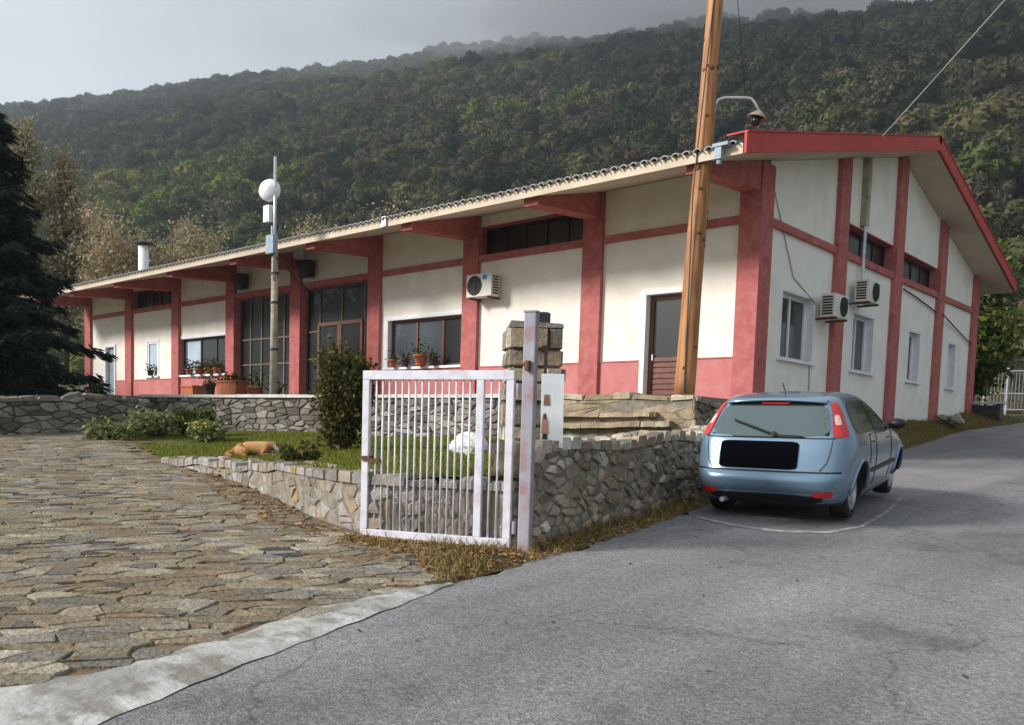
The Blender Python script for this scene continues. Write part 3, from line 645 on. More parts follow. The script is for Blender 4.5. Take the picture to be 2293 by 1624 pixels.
for k, (a0, a1) in enumerate(fc):
    c = MB()
    if k == 0: FA.box(c, 0, .49, -.62, 0, 1.0, soff(0)-.005, soff(0)-.005)
    else: FA.box(c, a0, a1, -.42, 0, TZ-.3, soff(0)-.005)
    c.build('column', M['red'], hall)
    br = MB(); m_ = (a0+a1)/2; w_ = .2
    pr = [(0.004, 6.74), (2.48, 6.58), (2.48, soff(-2.48)-.006), (0.004, soff(0)-.008)]
    br.hexa([FA.P(m_-w_, pr[0][0], pr[0][1]), FA.P(m_+w_, pr[0][0], pr[0][1]), FA.P(m_+w_, pr[1][0], pr[1][1]), FA.P(m_-w_, pr[1][0], pr[1][1]),
             FA.P(m_-w_, pr[3][0], pr[3][1]), FA.P(m_+w_, pr[3][0], pr[3][1]), FA.P(m_+w_, pr[2][0], pr[2][1]), FA.P(m_-w_, pr[2][0], pr[2][1])])
    br.build('eave_bracket', M['red'], hall)
# facade openings
def door(fr, a0, a1, z0, z1, depth, style, label=None):
    mb = MB(); b = -depth; t_ = .03
    fr.box(mb, a0-.002, a0+t_, b, WN+.045, z0, z1); fr.box(mb, a1-t_, a1+.002, b, WN+.045, z0, z1); fr.box(mb, a0+t_, a1-t_, b, WN+.045, z1-t_, z1+.002)
    w_ = .09
    fr.box(mb, a0-w_, a0-.002, WN-.05, WN+.052, z0, z1+w_); fr.box(mb, a1+.002, a1+w_, WN-.05, WN+.052, z0, z1+w_); fr.box(mb, a0-.002, a1+.002, WN-.05, WN+.052, z1+.002, z1+w_)
    o = mb.build('door', M['white'], hall)
    if label: o['label'] = label
    i0, i1 = a0+t_, a1-t_
    if style == 'wood':
        f = MB(); w = .11
        fr.box(f, i0, i0+w, b+.02, b+.09, z0, z1-t_); fr.box(f, i1-w, i1, b+.02, b+.09, z0, z1-t_); fr.box(f, i0+w, i1-w, b+.02, b+.09, z1-t_-w, z1-t_)
        fr.box(f, i0+w, i1-w, b+.02, b+.09, z0+.95, z0+1.05); fr.box(f, i0+w, i1-w, b+.02, b+.09, z0, z0+.14)
        fr.box(f, i0+w, i1-w, b+.02, b+.045, z0+.14, z0+.95); f.build('leaf', M['wood'], o)
        for k in range(6):
            s_ = MB(); z_ = z0+.17+k*.13; fr.box(s_, i0+w+.02, i1-w-.02, b+.047, b+.075, z_, z_+.10); s_.build('slat', M['wood'], o)
        g_ = MB(); fr.box(g_, i0+w+.005, i1-w-.005, b+.04, b+.055, z0+1.06, z1-t_-w-.005); g_.build('pane', M['glass'], o)
    else:
        f = MB(); fr.box(f, i0, i1, b+.02, b+.07, z0, z1-t_); f.build('leaf', M['grey_door'], o)
    h = MB(); fr.box(h, i1-.14 if style == 'wood' else i0+.08, i1-.11 if style == 'wood' else i0+.11, b+.09, b+.13, z0+.98, z0+1.12); h.build('handle', M['galv'], o)
door(FA, 1.62, 2.75, TZ, 4.80, .36, 'wood', 'brown glazed door beside the utility pole')
door(FA, 29.69, 30.57, TZ, 4.79, .30, 'grey', 'grey door at the far end of the facade')
window(FA, fc[2][1]+.002, 11.70, 3.32, 4.78, .36, (.30, .64), (), pane=[M['glass'], M['glass_lit'], M['glass_lit']], label='wide brown-framed window with flower pots')
window(FA, fc[5][1]+.002, 24.02, 3.36, 4.84, .36, (.30, .62), (), frame=M['dark'], pane=[M['glass'], M['glass'], M['shutter']], label='wide dark-framed window far along the facade')
window(FA, 25.82, 26.72, 3.38, 4.84, .22, (), (), frame=M['white'], pane=M['shutter'], label='narrow pale blue window')
for i in (1, 6):
    window(FA, fc[i][1]+.002, fc[i+1][0]-.002, ZBT+.002, 7.06, .40, (.2,.4,.6,.8), (), frame=M['dark'], sill=False, reveal=M['red'], trim=False, fw=.05, name='clerestory_window')
# glazed entrance bays
window(FA, fc[4][1]+.002, fc[5][0]-.002, TZ, ZBB-.002, .36, (.2,.4,.6,.8), (.36,.60), frame=M['bronze'], sill=False, reveal=M['red'], trim=False, fw=.05, name='glazed_screen')
window(FA, fc[3][1]+.002, fc[4][0]-.002, TZ, ZBB-.002, .36, (.12,.45,.78), (.38,.62), frame=M['bronze'], sill=False, reveal=M['red'], trim=False, fw=.05, name='glazed_screen')
ed = MB(); d0, d1 = 12.98, 15.25
for a in (d0, (d0+d1)/2-.10, (d0+d1)/2+.01, d1-.10): FA.box(ed, a, a+.10, -.27, -.21, TZ, 4.80)
FA.box(ed, d0, d1, -.27, -.205, 4.80, 4.92)
for z_ in (TZ, 3.05): FA.box(ed, d0+.1, d1-.1, -.268, -.215, z_, z_+.12)
edo = ed.build('entrance_door', M['wood'], hall)
for a in (d0+.1, (d0+d1)/2+.11):
    for z_ in (TZ+.12, 3.17):
        g_ = MB(); FA.box(g_, a, a+(d1-d0)/2-.21, -.25, -.24, z_, 3.05 if z_ < 3 else 4.80); g_.build('pane', M['glass'], edo)
hd = MB(); FA.box(hd, (d0+d1)/2-.07, (d0+d1)/2-.04, -.21, -.15, 3.25, 3.5); hd.build('handle', M['galv'], edo)
# gable bays
gh = {0: [(1.55, 3.5, 3.33, 4.86)], 1: [(6.19, 7.85, 3.33, 4.85)], 2: [(11.09, 12.27, 3.31, 4.83)], 3: [(15.53, 16.52, 3.31, 4.83)]}
gu = {1: [(gc[1][1], gc[2][0], ZBT, 7.05)], 2: [(gc[2][1], gc[3][0], ZBT, 7.05)]}
for i in range(4):
    a0, a1 = gc[i][1], gc[i+1][0]
    low = MB(); up = MB(); holed(GA, low, a0, a1, .9, lambda a: ZBB, gh[i], -.42, WN); low.build('gable_wall_panel', M['white_wall'], hall)
    holed(GA, up, a0, a1, ZBT, lambda a: soff(a)-.008, gu.get(i, []), -.42, WN); up.build('gable_upper_panel', M['white_wall'], hall)
    bm_ = MB(); GA.box(bm_, a0, a1, -.42, -.035, ZBB, ZBT); bm_.build('beam', M['red'], hall)
for k in (1, 2, 3, 4):
    a0, a1 = gc[k]; c = MB()
    if k == 2: GA.box(c, a0, YR, -.42, 0, .9, soff(a0)-.005, soff(YR)-.005); GA.box(c, YR, a1, -.42, 0, .9, soff(YR)-.005, soff(a1)-.005)
    else: GA.box(c, a0, a1, -.42, 0, .9, soff(a0)-.005, soff(a1)-.005)
    c.build('column', M['red'], hall)
for k, (h, mu) in enumerate((((1.55,3.5,3.33,4.86), (.5,)), ((6.19,7.85,3.33,4.85), (.5,)), ((11.09,12.27,3.31,4.83), ()), ((15.53,16.52,3.31,4.83), ()))):
    window(GA, *h, .40, mu, (), frame=M['white'], pane=M['glass'], name='gable_window')
for i in (1, 2):
    h = gu[i][0]; window(GA, h[0]+.002, h[1]-.002, h[2]+.002, h[3], .42, (.25,.5,.75), (), frame=M['dark'], sill=False, reveal=M['red'], trim=False, fw=.05, name='clerestory_window')
# service pipe and junction on the gable, small holes and cables
mb = MB(); GA.box(mb, 6.30, 6.52, WN, WN+.16, 7.1, soff(6.4)-.02); mb.build('pipe_casing', M['oldwood'], hall)
mb = MB(); mb.tube([(-.02,6.36,7.9),(-.0,6.36,7.1),(0.0,6.35,6.3),(.03,6.3,5.65)], .05, 8); mb.build('service_pipe', M['galv'], hall)
mb = MB(); mb.tube([(-.06,10.1,5.95),(-.07,11.5,5.86),(-.07,14.0,5.62),(.03,14.2,5.6),(-.06,16.2,5.35),(-.06,18.3,5.0)], .022, 6); mb.build('wall_cable', M['wire'], hall)
mb = MB(); mb.tube([(-.1,.75,7.0),(-.1,1.5,6.0),(-.1,2.1,5.2),(-.1,2.9,4.95),(-.08,3.5,4.75)], .012, 5); mb.build('wall_cable', M['wire_pale'], hall)
mb = MB(); mb.tube([(-.1,3.35,3.25),(-.1,3.4,2.8),(-.1,3.42,1.5)], .014, 5); mb.build('drain_hose', M['wire_pale'], hall)
# ------------------------------------------------------------------ roof
EX0, EX1, EYF, EYB = -33.1, .80, -2.66, 20.25
def slab_pts(y, up): return soff(y)+up
def roof_slab(name, y0, y1, lo_, hi_, m, parent, x0=EX0, x1=EX1):
    mb = MB(); mb.hexa([(x0,y0,soff(y0)+lo_),(x1,y0,soff(y0)+lo_),(x1,y1,soff(y1)+lo_),(x0,y1,soff(y1)+lo_),(x0,y0,soff(y0)+hi_),(x1,y0,soff(y0)+hi_),(x1,y1,soff(y1)+hi_),(x0,y1,soff(y1)+hi_)])
    return mb.build(name, m, parent)
roof = roof_slab('roof', EYF, YR, 0, .19, M['soffit'], hall, EX0, EX1-.03)
roof_slab('rear_slab', YR, EYB, 0, .19, M['soffit'], roof, EX0, EX1-.03)
# tiles: corrugated field + separate tiles along the eave edge
TP = .23; nt_ = int((EX1-.06-EX0)/TP)
def corr(y0, y1, name):
    xs = np.arange(EX0, EX1-.05, TP/4); V = []; rows = 2
    for y in (y0, y1):
        for k, x in enumerate(xs): V.append((x, y, soff(y)+.235+.045*math.cos(2*math.pi*x/TP)))
    n_ = len(xs); o = mk(name, V, [(k, k+1, n_+k+1, n_+k) for k in range(n_-1)], M['tile'], roof, True); return tag(o, kind='stuff')
corr(EYF+.35, YR, 'tile_field'); corr(YR, EYB+.05, 'tile_field')
tme = None
for k in range(nt_):
    x = EX0+.12+k*TP
    if tme is None:
        mb = MB(); npt = 7; V = []
        for y, r in ((-.10,.085),(.30,.075)):
            for sgn, rr in ((1, r), (1, r-.02)):
                for j in range(npt):
                    t_ = math.pi*j/(npt-1); V.append((math.cos(t_)*rr, y, math.sin(t_)*rr*.85+.24*y+.19))
        Fq = []
        for j in range(npt-1): Fq += [(j, j+1, 2*npt+j+1, 2*npt+j), (npt+j, npt+j+1, 3*npt+j+1, 3*npt+j), (j, j+1, npt+j+1, npt+j)]
        tme = bpy.data.meshes.new('roof_tile'); tme.from_pydata(V, [], Fq); tme.materials.append(M['tile']); tme.update()
    o = bpy.data.objects.new('roof_tile', tme); COL.objects.link(o); o.parent = roof; o.location = (x, EYF, soff(EYF)-1.4+random.uniform(-.006, .006)); o.rotation_euler = (0, random.uniform(-.03,.03), random.uniform(-.02,.02))
# dark sheet painting in the shade between slab and tiles
roof_slab('gap_shade', EYF+.02, YR, .192, .225, M['dark'], roof, EX0, EX1-.06); roof_slab('gap_shade', YR, EYB-.02, .192, .225, M['dark'], roof, EX0, EX1-.06)
def barge(y0, y1, x):
    mb = MB(); t_ = .05
    mb.hexa([(x,y0,soff(y0)-.0),(x+t_,y0,soff(y0)-.0),(x+t_,y1,soff(y1)-.0),(x,y1,soff(y1)-.0),(x,y0,soff(y0)+.37),(x+t_,y0,soff(y0)+.37),(x+t_,y1,soff(y1)+.37),(x,y1,soff(y1)+.37)])
    mb.build('barge_board', M['barge'], roof)
    mb = MB(); mb.hexa([(x-.35,y0,soff(y0)+.372),(x+t_+.02,y0,soff(y0)+.372),(x+t_+.02,y1,soff(y1)+.372),(x-.35,y1,soff(y1)+.372),(x-.35,y0,soff(y0)+.40),(x+t_+.02,y0,soff(y0)+.40),(x+t_+.02,y1,soff(y1)+.40),(x-.35,y1,soff(y1)+.40)]); mb.build('verge_flashing', M['barge'], roof)
barge(EYF-.02, YR, EX1); barge(YR, EYB+.02, EX1)
mb = MB(); mb.tube([(EX0, YR, soff(YR)+.27), (EX1+.05, YR, soff(YR)+.27)], .12, 10); mb.build('ridge_cap', M['barge'], roof)
# gutter hopper at the eave corner and a bracket further along
mb = MB(); mb.box((.30,EYF-.17,soff(EYF)-.06), (.43,EYF-.02,soff(EYF)+.16)); mb.box((.26,EYF-.19,soff(EYF)+.16), (.56,EYF-.02,soff(EYF)+.22)); mb.tube([(.365,EYF-.095,soff(EYF)-.06),(.365,EYF-.095,soff(EYF)-.14)], .05, 8); mb.build('gutter_hopper', M['bluegrey'], roof)
mb = MB(); mb.box((-8.95,EYF-.06,soff(EYF)+.0), (-8.80,EYF-.004,soff(EYF)+.26)); mb.build('gutter_bracket', M['galv'], roof)
mb = MB(); mb.lathe([(.22,-.8),(.22,.92),(.19,.92),(.19,.8)], (-27.4,.3,8.05), n=16); fl = mb.build('flue', M['white'], roof, True)
mb = MB(); mb.lathe([(.02,.28),(.42,.14),(.42,.11),(.02,.11)], (-27.4,.3,8.95), n=16)
for k in range(3): t_ = k*2.1; mb.tube([(-27.4+.18*math.cos(t_),.3+.18*math.sin(t_),8.9),(-27.4+.18*math.cos(t_),.3+.18*math.sin(t_),9.1)], .015, 5)
mb.build('flue_cap', M['dark'], roof)
# far end wall and back wall (plain, not seen)
mb = MB(); mb.box((-32.55,.42,1.2), (-32.45,YB-.3,6.2)); mb.box((-32.5,YB-.35,1.2), (-.42,YB-.25,7.2)); mb.build('rear_wall', M['cream'], hall)
# ------------------------------------------------------------------ air conditioners, speakers
def ac_unit(fr, a0, a1, n0, n1, z0, z1, label, fan_left):
    w = a1-a0; p = fr.P((a0+a1)/2, n0, z0)
    root = thing('air_conditioner', p, label, 'air conditioner', 'outdoor air conditioner units on the hall')
    mb = MB(); fr.box(mb, a0, a1, n0, n1, z0, z1); o = mb.build('casing', M['ac'], root)
    bv = o.modifiers.new('b', 'BEVEL'); bv.width = .015; bv.segments = 2
    cx = a1-w*.33 if fan_left else a0+w*.62; c = fr.P(cx, n1+.004, (z0+z1)/2); r = (z1-z0)*.43
    mb = MB(); mb.lathe([(0,.0),(r,.0),(r,.012),(r*.94,.012)], c, fr.N, 28); mb.build('fan_opening', M['grille'], root)
    mb = MB()
    for q in (.35,.6,.85): mb.lathe([(r*q,.02),(r*q+.012,.02),(r*q+.012,.028),(r*q,.028)], c, fr.N, 28)
    for k in range(10):
        t_ = k*math.pi/5; C = Vector(c)+Vector(fr.N)*.022; d = Vector(fr.A)*math.cos(t_)+Vector((0,0,1))*math.sin(t_); mb.tube([C+d*r*.12, C+d*r*.95], .005, 4)
    mb.lathe([(0,.03),(r*.14,.03),(r*.14,.015)], c, fr.N, 14); mb.build('fan_grille', M['dark'], root)
    mb = MB(); q0 = a0+w*.18 if fan_left else a1-w*.2; fr.box(mb, q0, q0+.15, n1+.002, n1+.006, z1-.17, z1-.05); mb.build('badge', M['blue'], root)
    e0 = a0-.004 if not fan_left else a0-.004
    mb = MB(); 
    for k in range(7): z_ = z0+.06+k*(z1-z0-.1)/7; fr.box(mb, e0-.004, e0, n0+.05, n1-.05, z_, z_+.04)
    mb.build('side_louvre', M['grille'], root)
    mb = MB()
    for a in (a0+.12, a1-.12): fr.box(mb, a-.025, a+.025, WN, n1+.02, z0-.05, z0-.002)
    mb.build('bracket', M['rust'], root)
ac_unit(FA, 7.15, 8.05, .03, .36, 5.09, 5.70, 'cream air conditioner on the long facade above the gate', True)
ac_unit(GA, 3.45, 4.38, .04, .38, 4.42, 4.98, 'lower cream air conditioner on the gable beside the first window', False)
ac_unit(GA, 5.72, 6.62, .04, .38, 5.05, 5.62, 'upper cream air conditioner below the grey pipe on the gable', False)
def speaker(x, z, label):
    root = thing('loudspeaker', (x, -.35, z), label, 'speaker', 'dark boxes under the eaves')
    mb = MB(); mb.hexa([(x-.24,-.34,z+.1),(x+.24,-.34,z+.1),(x+.24,-.05,z+.1),(x-.24,-.05,z+.1),(x-.27,-.42,z+.62),(x+.27,-.42,z+.62),(x+.27,-.05,z+.62),(x-.27,-.05,z+.62)]); mb.build('cabinet', M['dark'], root)
    mb = MB(); mb.lathe([(0,.02),(.16,.02),(.18,0)], (x,-.385,z+.36), (0,-1,-.18), 18); mb.build('cone', M['grille'], root)
    mb = MB(); mb.tube([(x,-.3,z+.62),(x,-.3,z+.82)], .03, 6); mb.build('hanger', M['galv'], root)
speaker(-15.35, 6.30, 'dark box under the eaves right of the antenna mast'); speaker(-19.2, 6.25, 'dark box under the eaves left of the antenna mast')
def flood(x, label):
    r = thing('floodlight', (x,-1.1,6.75), label, 'light'); mb = MB(); mb.box((x-.09,-1.25,6.78),(x+.09,-1.0,7.02)); mb.build('housing', M['galv'], r); mb = MB(); mb.tube([(x,-1.1,6.98),(x,-1.1,7.08)], .02, 6); mb.build('bracket', M['dark'], r)
flood(-14.6, 'small grey floodlight under the eaves right of the antenna mast')
# ------------------------------------------------------------------ gate
def gate():
    pr = Vector((3.0,-11.84,0)); pl = Vector((1.49,-12.44,0)); d = (pl-pr).normalized(); Wd = (pl-pr).length; nn = Vector((d.y, -d.x, 0))
    if nn.dot(Vector((CAM[0]-pr.x, CAM[1]-pr.y, 0))) < 0: nn = -nn
    z0, z1 = .44, 2.13
    root = thing('metal_gate', (pr.x, pr.y, gz(pr.x, pr.y)), 'open pale grey metal gate leaf with thin vertical bars', 'gate')
    def P(s, z, n_=0): q = pr+d*s+nn*n_; return (q.x, q.y, z)
    def bx(mb, s0, s1, za, zb_, t_): mb.hexa([P(s0,za,-t_), P(s1,za,-t_), P(s1,za,t_), P(s0,za,t_), P(s0,zb_,-t_), P(s1,zb_,-t_), P(s1,zb_,t_), P(s0,zb_,t_)])
    s0 = .03
    def part(name, a, b, za, zb_, t_): m_ = MB(); bx(m_, a, b, za, zb_, t_); o = m_.build(name, M['gate'], root); bv = o.modifiers.new('b', 'BEVEL'); bv.width = .006; bv.segments = 2
    part('top_rail', s0, Wd, z1-.09, z1, .03); part('bottom_rail', s0, Wd, z0, z0+.085, .03)
    part('stile', s0, s0+.075, z0+.086, z1-.091, .029); part('stile', Wd-.075, Wd, z0+.086, z1-.091, .029); part('stile', .33, .405, z0+.086, z1-.091, .027)
    for a in list(np.linspace(.405, Wd-.075, 17)[1:-1])+[.18,.26]:
        m_ = MB(); m_.tube([P(a, z0+.08), P(a, z1-.085)], .0105, 6); m_.build('bar', M['gate'], root, True)
    m_ = MB(); bx(m_, Wd-.10, Wd+.04, z0+.80, z0+.83, .045); bx(m_, Wd-.2, Wd-.02, z0+.775, z0+.805, .04); m_.build('latch', M['rust'], root)
    for z in (z0+.2, z1-.18):
        m_ = MB(); m_.tube([P(.0, z-.06), P(.0, z+.06)], .022, 8); m_.build('hinge', M['gpost'], root)
    q = Vector((3.13,-11.83,0)); zb_ = gz(q.x, q.y)-.05
    post = thing('gate_post', (q.x, q.y, zb_+.05), 'tall lilac grey square steel gate post at the road', 'post')
    def PB(mb, h, z0_, z1_, off=(0,0)):
        c = q+d*off[0]+nn*off[1]; A = d*h; Bv = nn*h
        mb.hexa([(*(c-A-Bv).xy, z0_), (*(c+A-Bv).xy, z0_), (*(c+A+Bv).xy, z0_), (*(c-A+Bv).xy, z0_), (*(c-A-Bv).xy, z1_), (*(c+A-Bv).xy, z1_), (*(c+A+Bv).xy, z1_), (*(c-A+Bv).xy, z1_)])
    m_ = MB(); PB(m_, .058, zb_, 2.66); o = m_.build('shaft', M['gpost'], post); bv = o.modifiers.new('b', 'BEVEL'); bv.width = .01; bv.segments = 2
    m_ = MB(); PB(m_, .064, 2.66, 2.675); m_.build('cap', M['gpost'], post)
    m_ = MB(); m_.tube([(*(q+d*.16).xy, 2.185), (*(q+d*.02+nn*.08).xy, 2.185)], .016, 6); m_.tube([(*(q+nn*.085).xy, 2.12), (*(q+nn*.085).xy, 2.21)], .03, 8); m_.build('hinge_lug', M['rust'], post)
    m_ = MB(); m_.tube([(*(q-d*.02-nn*.02+Vector((.07,.05,0))).xy, 2.33), (*(q+Vector((.11,.08,0))).xy, 2.33)], .035, 8); m_.build('lock_keep', M['rust'], post)
gate()
# ------------------------------------------------------------------ stone pillar with lantern and board
def pillar():
    c = np.array([2.3,-10.72]); ax = np.array([.72,.69]); ay = np.array([-ax[1], ax[0]]); h = .29; zb_, zt_ = 1.0, 2.68
    root = thing('stone_pillar', (c[0], c[1], zb_), 'square stone pillar of grey and ochre blocks behind the gate post', 'pillar'); rl = np.random.default_rng(31)
    def P3(a, b, z): q = c+ax*a+ay*b; return (q[0], q[1], z)
    mb = MB(); k = h-.03; mb.hexa([P3(-k,-k,zb_), P3(k,-k,zb_), P3(k,k,zb_), P3(-k,k,zb_), P3(-k,-k,zt_-.03), P3(k,-k,zt_-.03), P3(k,k,zt_-.03), P3(-k,k,zt_-.03)]); mb.build('core', M['mortar'], root)
    z = zb_
    while z < zt_-.08:
        dz = min(rl.uniform(.14, .26), zt_-z)
        for f in range(4):
            ca, sa = [(1,0),(0,1),(-1,0),(0,-1)][f]; s = -h
            while s < h-.02:
                l = rl.uniform(.2, .5); s1 = s+l
                if h-s1 < .14: s1 = h
                n1 = h+rl.uniform(-.005, .035); q = MB()
                def R3(u, n_, zz): a = u*ca+n_*sa*1.0; b = -n_*ca+u*sa; return P3(a, b, zz)
                g_ = .008; j = lambda: rl.uniform(-.012, .012)
                q.hexa([R3(s+g_,h-.06,z+g_), R3(s1-g_,h-.06,z+g_), R3(s1-g_-.012,n1+j(),z+g_+.012), R3(s+g_+.012,n1+j(),z+g_+.012), R3(s+g_,h-.06,z+dz-g_), R3(s1-g_,h-.06,z+dz-g_), R3(s1-g_-.012,n1+j(),z+dz-g_-.012), R3(s+g_+.012,n1+j(),z+dz-g_-.012)])
                q.build('stone', M['ledge'] if rl.random() < .45 else M['stone_wall'], root); s = s1
        z += dz
    q = MB(); q.hexa([P3(-h,-h,zt_-.03), P3(h,-h,zt_-.03), P3(h,h,zt_-.03), P3(-h,h,zt_-.03), P3(-h+.02,-h+.01,zt_+.04), P3(h-.01,-h+.02,zt_+.015), P3(h-.02,h-.02,zt_+.03), P3(-h+.02,h-.02,zt_+.03)]); q.build('cap_stone', M['stone_dark'], root)
    lan = thing('lantern', (c[0]+ax[0]*.10, c[1]+ax[1]*.10, zt_+.03), 'small dark box lantern on top of the stone pillar', 'lantern')
    mb = MB(); a0 = .10; mb.hexa([P3(a0-.07,-.07,zt_+.04), P3(a0+.07,-.07,zt_+.04), P3(a0+.07,.07,zt_+.04), P3(a0-.07,.07,zt_+.04), P3(a0-.07,-.07,zt_+.14), P3(a0+.07,-.07,zt_+.14), P3(a0+.07,.07,zt_+.14), P3(a0-.07,.07,zt_+.14)]); mb.build('housing', M['dark'], lan)
    mb = MB(); mb.hexa([P3(a0-.075,-.075,zt_+.14), P3(a0+.075,-.075,zt_+.14), P3(a0+.075,.075,zt_+.14), P3(a0-.075,.075,zt_+.14), P3(a0-.04,-.04,zt_+.165), P3(a0+.04,-.04,zt_+.165), P3(a0+.04,.04,zt_+.165), P3(a0-.04,.04,zt_+.165)]); mb.build('lid', M['dark'], lan)
    # board leaning on the pillar
    bd = thing('sign_board', (2.95,-11.15,1.42), 'white upright notice board with small faded picture leaning by the pillar', 'sign')
    o3 = np.array([2.86,-11.28]); 
    def Q(a, n_, z): q = o3+ax*a-ay*n_; return (q[0], q[1], z)
    mb = MB(); mb.hexa([Q(0,.0,1.40), Q(.225,.0,1.40), Q(.225,.018,1.40), Q(0,.018,1.40), Q(0,-.06,2.14), Q(.225,-.06,2.14), Q(.225,-.042,2.14), Q(0,-.042,2.14)]); mb.build('panel', M['white'], bd)
    def spot(a0, a1, za, zb2, m, nm):
        mb = MB(); n_ = lambda z: .0215-.06*(z-1.40)/.74
        mb.add([Q(a0,n_(za),za), Q(a1,n_(za),za), Q(a1-.01,n_(zb2),zb2), Q(a0+.01,n_(zb2),zb2)], [(0,1,2,3)]); mb.build(nm, m, bd)
    spot(.01,.075,1.44,1.54,M['dark'],'print'); spot(.005,.08,1.54,1.68,mat('print_skin',(.5,.25,.18)),'print'); spot(.015,.06,1.68,1.74,M['rust'],'print'); spot(.02,.09,1.82,1.93,mat('print_red',(.35,.10,.08),(.15,.2,.12),40.),'print')
pillar()
# ------------------------------------------------------------------ utility pole, lamp, wires
def pole():
    b = Vector((-.25,-2.55,2.2)); t_ = Vector((.0,-2.3,12.2))
    root = thing('utility_pole', b, 'tall orange-brown timber utility pole in front of the hall corner', 'pole')
    path = []; rad = []
    for k in range(26):
        f = k/25; p = b.lerp(t_, f); path.append(p+Vector((.006*math.sin(k*.7), .006*math.cos(k*.5), 0))); rad.append(.20-.075*f+.002*math.sin(k*1.1))
    mb = MB(); mb.tube(path, rad, 18); mb.build('shaft', M['pole'], root, True)
    rl = np.random.default_rng(5)
    for k in range(22):
        f = rl.uniform(.02, .78); an = rl.uniform(-2.6, .9); p = b.lerp(t_, f); r = .20-.075*f; d = Vector((math.cos(an), math.sin(an), 0)); s_ = rl.uniform(.025, .06)
        mb = MB(); mb.lathe([(s_*1.3,-.02),(s_,.002),(s_*.5,.006),(0,.007)], p+d*(r-.002), d+Vector((0,0,rl.uniform(-.2,.2))), 9); mb.build('knot', M['knot'], root, True)
    mb = MB(); mb.tube([b+Vector((.10,-.17,.1)), b+Vector((.09,-.16,4)), t_+Vector((.08,-.09,-.2))], .014, 6); mb.build('earth_cable', M['wire'], root)
    # service lamp on a bent arm
    lamp = thing('street_lamp', (-.1,-2.4,7.7), 'street lamp on a bent white arm fixed to the utility pole', 'street lamp')
    mb = MB(); mb.tube([(-.02,-2.32,7.55),(.0,-2.28,7.88),(.03,-2.22,7.97),(.10,-2.1,8.02),(.36,-1.8,8.04),(.44,-1.70,8.03),(.49,-1.64,7.95),(.55,-1.58,7.80)], .022, 8); mb.build('arm', M['white'], lamp, True)
    mb = MB(); mb.tube([(-.16,-2.4,7.62),(.0,-2.32,7.62)], .03, 6); mb.tube([(-.16,-2.4,7.92),(.0,-2.3,7.92)], .03, 6); mb.build('clamp', M['galv'], lamp)
    ax = Vector((.25,.1,.95)); c = Vector((.53,-1.60,7.70))
    mb = MB(); mb.lathe([(.02,.12),(.06,.10),(.14,.03),(.20,-.02),(.20,-.035),(.12,.0)], c, ax, 20); mb.build('reflector', M['oldwood'], lamp, True)
    mb = MB(); mb.lathe([(.08,-.0),(.10,-.08),(.08,-.16),(0,-.20)], c, ax, 14); mb.build('bulb_glass', M['glass'], lamp, True)
    def wire(name, p, q, sag, r, m, label):
        p = Vector(p); q = Vector(q); mb = MB(); pts_ = [p.lerp(q, k/24)-Vector((0,0,sag*4*(k/24)*(1-k/24))) for k in range(25)]
        mb.tube(pts_, r, 6); tag(mb.build(name, m), label, 'cable')
    wire('overhead_cable', (.05,5.6,8.62), (7.2,-4.55,9.50), .03, .014, M['wire_pale'], 'taut grey service cable rising from the gable to the upper right')
    wire('lamp_wire', (.36,-1.8,8.05), (.02,-2.32,12.1), -.05, .007, M['wire'], 'thin dark wire dropping to the street lamp arm')
pole()
# ------------------------------------------------------------------ antenna mast
def mast():
    x, y = -12.2, -3.75; root = thing('antenna_mast', (x, y, TZ), 'weathered mast carrying a round white dish in front of the facade', 'antenna')
    mb = MB(); mb.tube([(x,y,TZ),(x+.01,y,4.5),(x,y,6.3)], [.11,.10,.085], 12); mb.build('timber_post', M['oldwood'], root, True)
    mb = MB(); mb.tube([(x+.06,y-.05,5.5),(x+.06,y-.05,8.85)], .045, 10); mb.build('tube', M['galv'], root, True)
    d = Vector((.55,-.80,.1)).normalized(); c = Vector((x-.12,y-.12,7.98))
    mb = MB(); mb.lathe([(0,.13),(.17,.105),(.28,.04),(.315,-.03),(.305,-.08),(.15,-.12),(0,-.13)], c, d, 24); mb.build('dish', M['white'], root, True)
    mb = MB(); mb.box((x-.28,y-.2,7.10), (x-.02,y-.05,7.55)); mb.build('radio_unit', M['white'], root)
    mb = MB(); mb.bar((x-.15,y-.1,7.9), (x+.06,y-.05,7.75), .05); mb.build('dish_mount', M['galv'], root); mb = MB(); mb.bar((x-.12,y-.1,7.3), (x+.06,y-.05,7.3), .04); mb.build('radio_mount', M['galv'], root); mb = MB(); mb.tube([(x-.05,y-.06,7.0),(x-.05,y-.06,6.55)], .03, 6); mb.build('cable_gland', M['galv'], root)
    mb = MB(); mb.box((x-.12,y-.22,6.22), (x+.22,y-.06,6.72)); mb.build('junction_box', M['bluegrey'], root)
    mb = MB(); mb.tube([(x+.05,y-.1,6.2),(x+.2,y+.2,5.95),(x-.4,y+1.2,5.6),(x-1.6,y+2.7,5.55),(x-2.2,y+3.4,5.9)], .02, 6); mb.build('cable_loop', M['wire'], root)
    for z in (3.6, 4.9, 5.7): mb = MB(); mb.lathe([(.125,-.03),(.125,.03)], (x,y,z), n=12); mb.build('strap', M['dark'], root)
mast()
